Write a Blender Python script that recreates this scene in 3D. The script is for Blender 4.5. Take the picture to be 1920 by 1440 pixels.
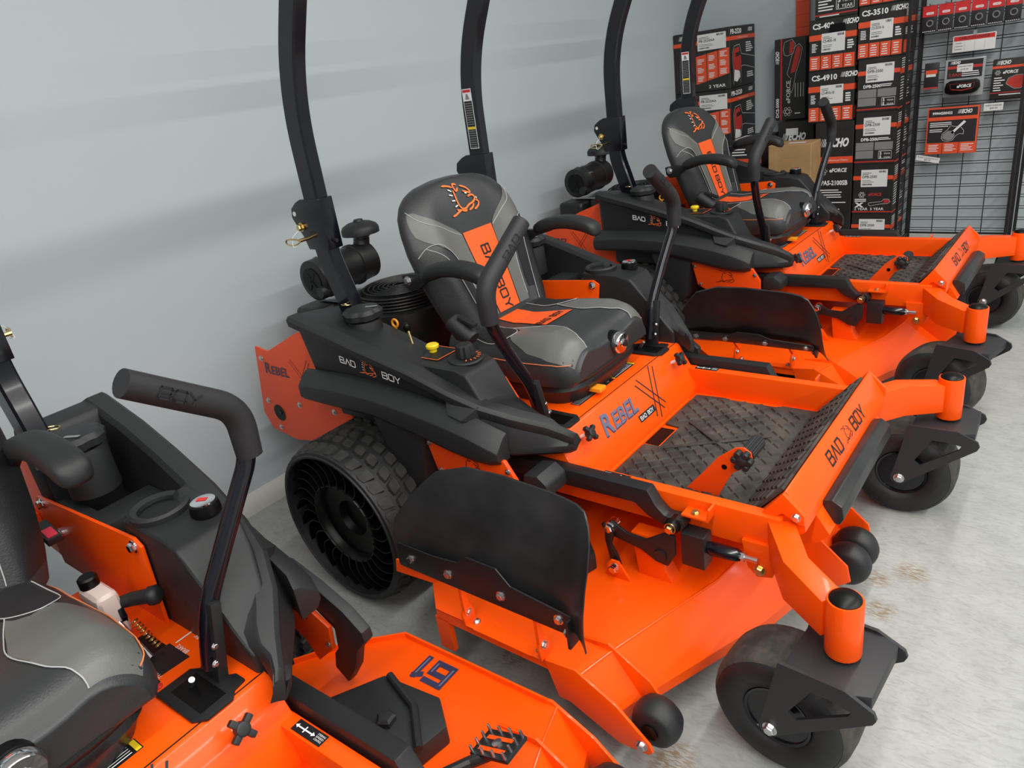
import bpy, bmesh, math, random
from mathutils import Vector, Matrix
random.seed(7)
PI = math.pi
for o in list(bpy.data.objects): bpy.data.objects.remove(o)
scene = bpy.context.scene
COL = scene.collection
# ------------------------------------------------------------------ camera
cam_d = bpy.data.cameras.new('camera'); cam = bpy.data.objects.new('camera', cam_d); COL.objects.link(cam)
RR = ((0.7834933886668272, 0.6056170095170927, -0.13916230703371607), (0.14068702972470334, -0.39101446036336673, -0.9095684973953231), (-0.6052646277312208, 0.6930625726226449, -0.39155970278754226))
CP = (1.11291201, -1.91070205, 1.61921635)
cam.matrix_world = Matrix(((RR[0][0], -RR[1][0], -RR[2][0], CP[0]), (RR[0][1], -RR[1][1], -RR[2][1], CP[1]), (RR[0][2], -RR[1][2], -RR[2][2], CP[2]), (0, 0, 0, 1)))
cam_d.sensor_fit = 'HORIZONTAL'; cam_d.sensor_width = 36.0; cam_d.lens = 1360.275 / 1920 * 36.0; cam_d.clip_start = .05
scene.camera = cam
# ------------------------------------------------------------------ world, lights, exposure
wd = bpy.data.worlds.new('shop_daylight'); scene.world = wd; wd.use_nodes = True
bg = wd.node_tree.nodes['Background']; bg.inputs[0].default_value = (.90, .96, 1.0, 1); bg.inputs[1].default_value = .36
for i, (lx, pw) in enumerate(((1.05, 125), (3.25, 150), (5.6, 165))):
    ld = bpy.data.lights.new('fluorescent_strip_light', 'AREA'); ld.shape = 'RECTANGLE'; ld.size = .16; ld.size_y = 8.0
    ld.energy = pw; ld.color = (1.0, .985, .95)
    lo = bpy.data.objects.new('fluorescent_strip_light', ld); COL.objects.link(lo); lo.location = (lx, -1.5, 3.54)
vs = scene.view_settings
vs.view_transform = 'Standard'; vs.look = 'None'; vs.gamma = 1.0; vs.use_curve_mapping = False; vs.exposure = 0.40

# ------------------------------------------------------------------ materials
MATS = {}
def mat(name, col, rough=.5, metal=0., spec=.5, coat=0., bump=0., bscale=200., var=0., vscale=8., col2=None, emis=None, trans=0., sheen=0.):
    m = bpy.data.materials.new(name); m.use_nodes = True; nt = m.node_tree; b = nt.nodes['Principled BSDF']
    b.inputs['Base Color'].default_value = (*col, 1); b.inputs['Roughness'].default_value = rough; b.inputs['Metallic'].default_value = metal
    b.inputs['Specular IOR Level'].default_value = spec
    if coat: b.inputs['Coat Weight'].default_value = coat; b.inputs['Coat Roughness'].default_value = .08
    if trans: b.inputs['Transmission Weight'].default_value = trans
    tc = nt.nodes.new('ShaderNodeTexCoord')
    if bump:
        n = nt.nodes.new('ShaderNodeTexNoise'); n.inputs['Scale'].default_value = bscale; n.inputs['Detail'].default_value = 3
        nt.links.new(tc.outputs['Object'], n.inputs['Vector'])
        bp = nt.nodes.new('ShaderNodeBump'); bp.inputs['Strength'].default_value = bump; bp.inputs['Distance'].default_value = .002
        nt.links.new(n.outputs[0], bp.inputs['Height']); nt.links.new(bp.outputs[0], b.inputs['Normal'])
    if var or col2:
        n = nt.nodes.new('ShaderNodeTexNoise'); n.inputs['Scale'].default_value = vscale; n.inputs['Detail'].default_value = 6; n.inputs['Roughness'].default_value = .6
        nt.links.new(tc.outputs['Object'], n.inputs['Vector'])
        r = nt.nodes.new('ShaderNodeValToRGB'); r.color_ramp.elements[0].position = .38; r.color_ramp.elements[1].position = .66
        c2 = col2 if col2 else tuple(min(1, c * (1 + var)) for c in col); c1 = col if col2 else tuple(c * (1 - var) for c in col)
        r.color_ramp.elements[0].color = (*c1, 1); r.color_ramp.elements[1].color = (*c2, 1)
        nt.links.new(n.outputs[0], r.inputs[0]); nt.links.new(r.outputs[0], b.inputs['Base Color'])
    MATS[name] = m
    return m
mat('orange_paint', (.95, .088, .0015), .36, coat=.14, bump=.05, bscale=350, spec=.28)
mat('orange_plate', (.86, .072, .002), .40, bump=.05, bscale=350)
mat('black_powder', (.010, .010, .011), .45, bump=.10, bscale=700)
mat('fork_powder', (.020, .020, .022), .50, bump=.12, bscale=500)
mat('black_gloss', (.004, .004, .008), .20, coat=.25, spec=.35)
mat('pod_plastic', (.014, .015, .016), .50, bump=.35, bscale=900)
mat('soft_rubber', (.012, .013, .014), .52, bump=.2, bscale=800)
mat('flap_rubber', (.020, .020, .021), .36, var=.3, vscale=6)
mat('grip_rubber', (.013, .013, .015), .60, bump=.25, bscale=600)
mat('tyre_rubber', (.013, .013, .014), .58, var=.3, vscale=14)
mat('tyre_tread', (.030, .028, .024), .78, col2=(.075, .068, .055), vscale=22)
mat('tread_block', (.012, .012, .011), .7, col2=(.030, .028, .024), vscale=16)
mat('spoke_gloss', (.003, .003, .003), .30, spec=.25)
mat('hub_black', (.002, .002, .002), .38, spec=.25)
mat('mat_rubber', (.016, .015, .014), .70, col2=(.075, .064, .052), vscale=9)
mat('vinyl_black', (.012, .012, .013), .40, bump=.25, bscale=260)
mat('vinyl_charcoal', (.027, .029, .030), .42, bump=.25, bscale=260)
mat('vinyl_grey', (.118, .120, .110), .42, bump=.25, bscale=260)
mat('vinyl_orange', (.88, .105, .012), .45, bump=.25, bscale=260)
mat('mesh_fabric', (.008, .008, .010), .75, bump=.8, bscale=1200)
mat('thread', (.42, .42, .42), .7)
mat('thread_orange', (.75, .22, .08), .7)
mat('chrome', (.80, .80, .82), .10, metal=1.)
mat('zinc', (.62, .62, .63), .28, metal=1.)
mat('gold_zinc', (.70, .52, .22), .30, metal=1.)
mat('yellow_plastic', (.85, .62, .01), .4)
mat('amber_plastic', (.80, .30, .01), .4)
mat('white_ink', (.80, .80, .80), .5)
mat('black_ink', (.008, .008, .010), .45)
mat('grey_ink', (.22, .22, .22), .5)
mat('indigo_ink', (.035, .030, .075), .35)
mat('slate_ink', (.13, .13, .20), .35)
mat('orange_ink', (.90, .16, .02), .5)
mat('red_ink', (.60, .02, .02), .45)
mat('yellow_ink', (.85, .60, .02), .5)
mat('green_decal', (.30, .26, .06), .5)
mat('tank_plastic', (.62, .50, .46), .45)
mat('engine_black', (.010, .010, .010), .45, bump=.3, bscale=300)
mat('red_web', (.55, .02, .05), .5)
mat('carton_black', (.018, .017, .016), .50, var=.2, vscale=10)
mat('carton_orange', (.78, .085, .025), .5)
mat('carton_red', (.50, .03, .02), .5)
mat('carton_brown', (.42, .25, .105), .8, var=.12, vscale=7)
mat('paper_white', (.72, .72, .70), .6)
mat('grid_black', (.010, .010, .010), .4)
mat('card_black', (.020, .020, .022), .4)
mat('blister', (.35, .37, .38), .12)
mat('brown_paper', (.30, .22, .14), .8)

# ------------------------------------------------------------------ mesh helpers
class MB:
    def __init__(s): s.v = []; s.f = []
    def add(s, V, F):
        k = len(s.v); s.v += [tuple(p) for p in V]; s.f += [tuple(i + k for i in f) for f in F]; return s
    def box(s, x0, x1, y0, y1, z0, z1, M=None):
        V = [(x, y, z) for x in (x0, x1) for y in (y0, y1) for z in (z0, z1)]
        if M is not None: V = [tuple(M @ Vector(p)) for p in V]
        return s.add(V, [(0, 1, 3, 2), (4, 6, 7, 5), (0, 4, 5, 1), (2, 3, 7, 6), (0, 2, 6, 4), (1, 5, 7, 3)])
    def prism(s, poly, a, b, axis='y', M=None):
        """poly 2d; axis y: (x,z); axis x: (y,z); axis z: (x,y)"""
        def p3(p, t): return {'y': (p[0], t, p[1]), 'x': (t, p[0], p[1]), 'z': (p[0], p[1], t)}[axis]
        n = len(poly); V = [p3(p, a) for p in poly] + [p3(p, b) for p in poly]
        if M is not None: V = [tuple(M @ Vector(p)) for p in V]
        return s.add(V, [tuple(range(n))[::-1], tuple(range(n, 2 * n))] + [(i, (i + 1) % n, n + (i + 1) % n, n + i) for i in range(n)])
    def loft(s, rings, cap=True, closed=True):
        n = len(rings[0]); V = [p for r in rings for p in r]; F = []
        for k in range(len(rings) - 1):
            for i in range(n if closed else n - 1):
                j = (i + 1) % n; F.append((k * n + i, k * n + j, (k + 1) * n + j, (k + 1) * n + i))
        if cap: F += [tuple(range(n))[::-1], tuple(range((len(rings) - 1) * n, len(rings) * n))]
        return s.add(V, F)
    def tube(s, path, r, n=10, cap=True):
        P = [Vector(p) for p in path]; rs = r if isinstance(r, (list, tuple)) else [r] * len(P); rings = []; up = None
        for i, p in enumerate(P):
            t = (P[min(i + 1, len(P) - 1)] - P[max(i - 1, 0)]).normalized()
            if up is None: up = Vector((0, 0, 1)) if abs(t.z) < .9 else Vector((1, 0, 0))
            a = t.cross(up).normalized(); up = a.cross(t).normalized()
            rings.append([p + (a * math.cos(2 * PI * k / n) + up * math.sin(2 * PI * k / n)) * rs[i] for k in range(n)])
        return s.loft(rings, cap)
    def rtube(s, path, w, h, side=(0, 1, 0), ch=.15):
        """rectangular tube; w along side, h across; chamfered corners"""
        P = [Vector(p) for p in path]; sd = Vector(side); rings = []
        for i, p in enumerate(P):
            t = (P[min(i + 1, len(P) - 1)] - P[max(i - 1, 0)]).normalized()
            a = (sd - t * sd.dot(t)).normalized(); b = t.cross(a)
            c = ch * min(w, h); W, H = w / 2, h / 2
            rings.append([p + a * u + b * v for u, v in ((W - c, H), (W, H - c), (W, -H + c), (W - c, -H), (-W + c, -H), (-W, -H + c), (-W, H - c), (-W + c, H))])
        return s.loft(rings)
    def lathe(s, prof, O=(0, 0, 0), A=(0, 0, 1), n=24, full=2 * PI):
        """prof: (r,h) along axis A from O"""
        A = Vector(A).normalized(); B = A.orthogonal().normalized(); C = A.cross(B); O = Vector(O)
        rings = [[O + A * h + (B * math.cos(2 * PI * k / n) + C * math.sin(2 * PI * k / n)) * max(r, 1e-5) for k in range(n)] for r, h in prof]
        return s.loft(rings, cap=True)
    def ringlathe(s, prof, O=(0, 0, 0), A=(0, 0, 1), n=48):
        """closed profile turned about A: an open ring"""
        A = Vector(A).normalized(); B = A.orthogonal().normalized(); C = A.cross(B); O = Vector(O)
        rings = [[O + A * h + (B * math.cos(2 * PI * k / n) + C * math.sin(2 * PI * k / n)) * r for k in range(n)] for r, h in prof]
        return s.loft(rings + [rings[0]], cap=False)
    def torus(s, R, r, O=(0, 0, 0), A=(0, 0, 1), n=32, m=8):
        A = Vector(A).normalized(); B = A.orthogonal().normalized(); C = A.cross(B); O = Vector(O); V = []; F = []
        for i in range(n):
            d = B * math.cos(2 * PI * i / n) + C * math.sin(2 * PI * i / n)
            for j in range(m): V.append(O + d * (R + r * math.cos(2 * PI * j / m)) + A * (r * math.sin(2 * PI * j / m)))
        for i in range(n):
            for j in range(m): F.append((i * m + j, ((i + 1) % n) * m + j, ((i + 1) % n) * m + (j + 1) % m, i * m + (j + 1) % m))
        return s.add(V, F)
    def sphere(s, c, r, sc=(1, 1, 1), n=16, m=10):
        rings = [[(c[0] + sc[0] * r * math.sin(PI * k / m) * math.cos(2 * PI * i / n), c[1] + sc[1] * r * math.sin(PI * k / m) * math.sin(2 * PI * i / n), c[2] + sc[2] * r * math.cos(PI * k / m)) for i in range(n)] for k in range(1, m)]
        return s.loft(rings)
    def bolt(s, p, d, r=.011, h=.009):
        """washer + hex head pointing along d"""
        s.lathe([(r * 1.25, 0), (r * 1.25, h * .25), (r * .6, h * .25)], p, d, 14)
        return s.lathe([(r * .9, h * .25), (r * .95, h * .9), (r * .75, h * 1.1), (r * .01, h * 1.12)], p, d, 6)
    def grid(s, fn, us, vs):
        V = [fn(u, v) for v in vs for u in us]; n = len(us)
        return s.add(V, [(k * n + i, k * n + i + 1, (k + 1) * n + i + 1, (k + 1) * n + i) for k in range(len(vs) - 1) for i in range(n - 1)])
    def stroke(s, pts, w, fn):
        """flat ribbon through 2d pts, mapped by fn"""
        P = [Vector(p) for p in pts]
        if len(P) > 2:  # smooth once
            Q = [P[0]]
            for a, b in zip(P, P[1:]): Q += [a.lerp(b, .3), a.lerp(b, .7)]
            P = Q + [P[-1]]
        L = []; Rr = []
        for i, p in enumerate(P):
            t = (P[min(i + 1, len(P) - 1)] - P[max(i - 1, 0)]); t = t.normalized() if t.length > 0 else Vector((1, 0))
            k = w / 2 * (1.0 if 0 < i < len(P) - 1 else .45); nn = Vector((-t.y, t.x)) * k
            L.append(fn(*(p + nn))); Rr.append(fn(*(p - nn)))
        n = len(P)
        return s.add(L + Rr, [(i, i + 1, n + i + 1, n + i) for i in range(n - 1)])
    def quad(s, x0, y0, x1, y1, fn, k=1):
        return s.grid(lambda u, v: fn(u, v), [x0 + (x1 - x0) * i / k for i in range(k + 1)], [y0, y1])
    def poly(s, pts, fn): return s.add([fn(*p) for p in pts], [tuple(range(len(pts)))])
    def text(s, body, x, y, h, fn, w=None, shear=0., bold=0., center=False):
        V, F = text_geo(body, shear, bold)
        xs = [p[0] for p in V]; x0, x1 = min(xs), max(xs); sc = h / .70; sx = sc if w is None else w / (x1 - x0)
        ox = x - ((x1 - x0) * sx / 2 if center else 0)
        return s.add([fn(ox + (p[0] - x0) * sx, y + p[1] * sc) for p in V], F)
    def mirror(s):
        m = MB(); m.v = [(p[0], -p[1], p[2]) for p in s.v]; m.f = [f[::-1] for f in s.f]; return m
    def xf(s, M): s.v = [tuple(M @ Vector(p)) for p in s.v]; return s
    def mesh(s, name, bevel=0., seg=2, smooth=True, ang=35, sub=0):
        me = bpy.data.meshes.new(name); me.from_pydata(s.v, [], s.f)
        bm = bmesh.new(); bm.from_mesh(me)
        bmesh.ops.recalc_face_normals(bm, faces=bm.faces)
        if bevel:
            es = [e for e in bm.edges if len(e.link_faces) == 2 and e.calc_face_angle(0) > .6]
            bmesh.ops.bevel(bm, geom=es, offset=bevel, segments=seg, affect='EDGES', profile=.6, clamp_overlap=True)
        bm.to_mesh(me); bm.free()
        if smooth:
            me.shade_smooth(); me.set_sharp_from_angle(angle=math.radians(ang))
        return me
TXT = {}
def text_geo(body, shear=0., bold=0.):
    key = (body, shear, bold)
    if key not in TXT:
        cu = bpy.data.curves.new('tmp', 'FONT'); cu.body = body; cu.size = 1.0; cu.shear = shear; cu.offset = bold; cu.resolution_u = 2
        o = bpy.data.objects.new('tmp', cu); COL.objects.link(o)
        me = o.to_mesh()
        TXT[key] = ([(v.co.x, v.co.y) for v in me.vertices], [tuple(p.vertices) for p in me.polygons])
        o.to_mesh_clear(); bpy.data.objects.remove(o); bpy.data.curves.remove(cu)
    return TXT[key]
def plane(O, U, V, off=.0012):
    O = Vector(O); U = Vector(U).normalized(); V = Vector(V).normalized(); N = U.cross(V).normalized() * off
    return lambda u, v: tuple(O + U * u + V * v + N)
def link(name, me, m, parent=None, loc=None, label=None):
    o = bpy.data.objects.new(name, me)
    if m and not me.materials: me.materials.append(MATS[m])
    COL.objects.link(o)
    if parent: o.parent = parent
    if loc: o.location = loc
    if label: o['label'] = label
    if name.endswith(('print', 'stitching', 'ticks')): o['kind'] = 'stuff'
    return o
def part(name, mb, m, parent=None, bevel=0., seg=2, smooth=True, ang=35, loc=None, label=None):
    return link(name, mb.mesh(name, bevel, seg, smooth, ang), m, parent, loc, label)
def tag(o, label, cat, group=None):
    o['label'] = label; o['category'] = cat
    if group: o['group'] = group
    return o
def struct(o): o['kind'] = 'structure'; return o
def empty(name, loc, rz=0.):
    o = bpy.data.objects.new(name, None); COL.objects.link(o); o.location = loc; o.rotation_euler = (0, 0, rz); o.empty_display_size = .1; return o
def interp(x, tab):
    if x <= tab[0][0]: return tab[0][1:]
    for a, b in zip(tab, tab[1:]):
        if x <= b[0]:
            t = (x - a[0]) / (b[0] - a[0]); return tuple(p + (q - p) * t for p, q in zip(a[1:], b[1:]))
    return tab[-1][1:]
def crom(pts, k=6):
    P = [Vector(p) for p in pts]; out = []
    for i in range(len(P) - 1):
        p0 = P[max(i - 1, 0)]; p1 = P[i]; p2 = P[i + 1]; p3 = P[min(i + 2, len(P) - 1)]
        for j in range(k):
            t = j / k
            out.append(.5 * ((2 * p1) + (p2 - p0) * t + (2 * p0 - 5 * p1 + 4 * p2 - p3) * t * t + (3 * p1 - p0 - 3 * p2 + p3) * t ** 3))
    return out + [P[-1]]
def fillet(pts, r, k=5):
    """round the inner corners of a polyline"""
    P = [Vector(p) for p in pts]; out = [P[0]]
    for i in range(1, len(P) - 1):
        a = (P[i - 1] - P[i]); b = (P[i + 1] - P[i]); d = min(r, a.length * .45, b.length * .45)
        A = P[i] + a.normalized() * d; B = P[i] + b.normalized() * d
        for j in range(k + 1):
            t = j / k; out.append((1 - t) ** 2 * A + 2 * t * (1 - t) * P[i] + t * t * B)
    return out + [P[-1]]

# ------------------------------------------------------------------ room
WX, WY = -1.650, 4.20
def room():
    # floor material: brushed grey paint, worn brown patches
    m = bpy.data.materials.new('painted_floor'); m.use_nodes = True; nt = m.node_tree; b = nt.nodes['Principled BSDF']; L = nt.links.new
    tc = nt.nodes.new('ShaderNodeTexCoord')
    mp = nt.nodes.new('ShaderNodeMapping'); mp.inputs['Rotation'].default_value = (0, 0, .35); mp.inputs['Scale'].default_value = (9, 26, 1); L(tc.outputs['Object'], mp.inputs[0])
    n1 = nt.nodes.new('ShaderNodeTexNoise'); n1.inputs['Scale'].default_value = 1.6; n1.inputs['Detail'].default_value = 7; n1.inputs['Distortion'].default_value = 2.6; L(mp.outputs[0], n1.inputs[0])
    n2 = nt.nodes.new('ShaderNodeTexNoise'); n2.inputs['Scale'].default_value = 9; n2.inputs['Detail'].default_value = 8; n2.inputs['Roughness'].default_value = .7; L(tc.outputs['Object'], n2.inputs[0])
    r1 = nt.nodes.new('ShaderNodeValToRGB'); r1.color_ramp.elements[0].position = .30; r1.color_ramp.elements[0].color = (.315, .328, .316, 1); r1.color_ramp.elements[1].position = .55; r1.color_ramp.elements[1].color = (.385, .400, .383, 1); L(n1.outputs[0], r1.inputs[0])
    r2 = nt.nodes.new('ShaderNodeValToRGB'); r2.color_ramp.elements[0].position = .3; r2.color_ramp.elements[0].color = (.82, .825, .82, 1); r2.color_ramp.elements[1].position = .7; r2.color_ramp.elements[1].color = (1.05, 1.05, 1.04, 1); L(n2.outputs[0], r2.inputs[0])
    mx = nt.nodes.new('ShaderNodeMix'); mx.data_type = 'RGBA'; mx.blend_type = 'MULTIPLY'; mx.inputs[0].default_value = 1; L(r1.outputs[0], mx.inputs[6]); L(r2.outputs[0], mx.inputs[7])
    out = mx.outputs[2]
    # worn patches where the paint has come off
    nb = nt.nodes.new('ShaderNodeTexNoise'); nb.inputs['Scale'].default_value = 55; nb.inputs['Detail'].default_value = 4
    mp2 = nt.nodes.new('ShaderNodeMapping'); mp2.inputs['Rotation'].default_value = (0, 0, .35); mp2.inputs['Scale'].default_value = (.7, 3.2, 1); L(tc.outputs['Object'], mp2.inputs[0]); L(mp2.outputs[0], nb.inputs[0])
    acc = None
    for cx, cy, rr in ((.798, .214, .050), (.713, .137, .042), (.754, -.002, .046), (.464, -.779, .060), (.706, 1.895, .055), (-.101, -.699, .050), (-.34, -.88, .04), (.92, 2.9, .05)):
        sx = nt.nodes.new('ShaderNodeVectorMath'); sx.operation = 'DISTANCE'; sx.inputs[1].default_value = (cx, cy, 0); L(tc.outputs['Object'], sx.inputs[0])
        mr = nt.nodes.new('ShaderNodeMapRange'); mr.inputs[1].default_value = rr * 1.25; mr.inputs[2].default_value = rr * .5; L(sx.outputs['Value'], mr.inputs[0])
        if acc is None: acc = mr.outputs[0]
        else:
            ad = nt.nodes.new('ShaderNodeMath'); ad.operation = 'MAXIMUM'; L(acc, ad.inputs[0]); L(mr.outputs[0], ad.inputs[1]); acc = ad.outputs[0]
    rb = nt.nodes.new('ShaderNodeValToRGB'); rb.color_ramp.elements[0].position = .46; rb.color_ramp.elements[0].color = (0, 0, 0, 1); rb.color_ramp.elements[1].position = .53; rb.color_ramp.elements[1].color = (1, 1, 1, 1); L(nb.outputs[0], rb.inputs[0])
    mu = nt.nodes.new('ShaderNodeMath'); mu.operation = 'MULTIPLY'; L(acc, mu.inputs[0]); L(rb.outputs[0], mu.inputs[1])
    m2 = nt.nodes.new('ShaderNodeMix'); m2.data_type = 'RGBA'; L(mu.outputs[0], m2.inputs[0]); L(out, m2.inputs[6]); m2.inputs[7].default_value = (.24, .185, .125, 1)
    L(m2.outputs[2], b.inputs['Base Color']); b.inputs['Roughness'].default_value = .5
    bp = nt.nodes.new('ShaderNodeBump'); bp.inputs['Strength'].default_value = .25; bp.inputs['Distance'].default_value = .002; L(n1.outputs[0], bp.inputs['Height']); L(bp.outputs[0], b.inputs['Normal'])
    MATS['painted_floor'] = m
    mat('wall_paint', (.475, .54, .565), .62, bump=.12, bscale=120)
    mat('ceiling_white', (.70, .70, .69), .8, bump=.1, bscale=60)
    mat('baseboard_paint', (.66, .66, .63), .5, bump=.05, bscale=100)
    struct(part('floor', MB().box(WX - .12, 9, -6, WY + .12, -.1, 0), 'painted_floor', smooth=False))
    struct(part('wall_back', MB().box(WX - .12, WX, -6, WY + .12, 0, 3.6), 'wall_paint', smooth=False))
    struct(part('wall_right', MB().box(WX, 9, WY, WY + .12, 0, 3.6), 'wall_paint', smooth=False))
    struct(part('ceiling', MB().box(WX - .12, 9, -6, WY + .12, 3.6, 3.7), 'ceiling_white', smooth=False))
    prof = [(0, 0), (.016, 0), (.016, .068), (.009, .080), (.006, .095), (0, .095)]
    struct(part('baseboard_back', MB().prism([(WX + a, z) for a, z in prof], -6, WY, 'y'), 'baseboard_paint'))
    struct(part('baseboard_right', MB().prism([(WY - a, z) for a, z in prof], WX + .02, 9, 'x'), 'baseboard_paint'))
room()
# ------------------------------------------------------------------ logo strokes (cm units, bulldog head emblem)
DOG = [[(-6.2, 5.6), (-4.1, 5.4), (-2.1, 4.5)], [(.4, 5.0), (-.8, 5.5), (-1.5, 5.0), (-1.7, 3.8), (-1.4, 2.9), (.1, 4.0)], [(1.5, 4.4), (3.2, 3.8), (4.4, 2.6), (4.6, 1.6)],
       [(-2.6, 3.6), (-3.1, 1.8), (-3.5, 0), (-3.5, -1.5), (-2.6, -2.6), (-1.1, -2.7), (.8, -1.8), (3.4, -1.5), (5.1, -.6), (5.3, .4), (4.0, 1.0), (2.3, .6)],
       [(1.3, 2.7), (3.0, 2.0), (4.4, 1.5)], [(5.0, -1.1), (6.1, -1.5), (5.8, -2.5), (4.1, -3.4), (2.6, -3.7)], [(3.4, -2.0), (2.1, -3.0), (0, -3.5)],
       [(-.9, -3.2), (-2.3, -3.4), (-3.4, -2.7)], [(-3.4, -2.7), (-5.2, -3.1), (-6.9, -3.7), (-8.4, -3.8)], [(-3.4, -2.7), (-4.6, -2.7), (-5.3, -2.2)]]
SPK = [[(-4.6, 4.2), (-3.5, 3.4)], [(-5.3, 2.6), (-4.0, 2.1)], [(-5.5, .7), (-4.1, .5)], [(-5.4, -1.3), (-4.1, -1.0)], [(1.8, 1.9), (2.7, 1.7)], [(5.9, -.1), (5.8, -.8)]]
def dog(mb, cx, cy, sc, fn, w=.55):
    for st in DOG: mb.stroke([(cx + x * sc, cy + y * sc) for x, y in st], w * sc, fn)
def spikes(mb, cx, cy, sc, fn, w=.8):
    for st in SPK: mb.stroke([(cx + x * sc, cy + y * sc) for x, y in st], w * sc, fn)
def wordmark(mb, word, x, y, h, fn, bold=.012, center=False, k=1.25):
    """extended square lettering; A without its bar"""
    cw = h * .95 * k; gap = h * .28; t = h * .17; x0 = x - ((len(word) * (cw + gap) - gap) / 2 if center else 0)
    S = {'B': [[(0, 0), (0, 1), (.9, 1), (1, .85), (.9, .52), (.15, .52)], [(.9, .52), (1, .3), (.95, 0), (0, 0)]], 'A': [[(0, 0), (.5, 1), (1, 0)]], 'D': [[(0, 0), (0, 1), (.85, 1), (1, .8), (1, .2), (.85, 0), (0, 0)]],
         'O': [[(.1, 0), (0, .15), (0, .85), (.1, 1), (.9, 1), (1, .85), (1, .15), (.9, 0), (.1, 0)]], 'Y': [[(0, 1), (.5, .45), (1, 1)], [(.5, .45), (.5, 0)]]}
    for i, c in enumerate(word):
        for st in S[c]:
            P = [(x0 + i * (cw + gap) + a * cw, y + b * h) for a, b in st]
            for a, b in zip(P, P[1:]):
                d = Vector(b) - Vector(a); d = d.normalized() * t * .35; n = Vector((-d.y, d.x)).normalized() * t / 2
                A = Vector(a) - d; B = Vector(b) + d
                mb.add([fn(*(A + n)), fn(*(B + n)), fn(*(B - n)), fn(*(A - n))], [(0, 1, 2, 3)])
    return x0 + len(word) * (cw + gap)

# ------------------------------------------------------------------ riding mower: x forward, y to the operator's left, z up
def circ(cx, cz, r, n=16, a0=0, a1=2 * PI): return [(cx + r * math.cos(a0 + (a1 - a0) * i / n), cz + r * math.sin(a0 + (a1 - a0) * i / n)) for i in range(n + (0 if a1 - a0 >= 2 * PI - .01 else 1))]

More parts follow.
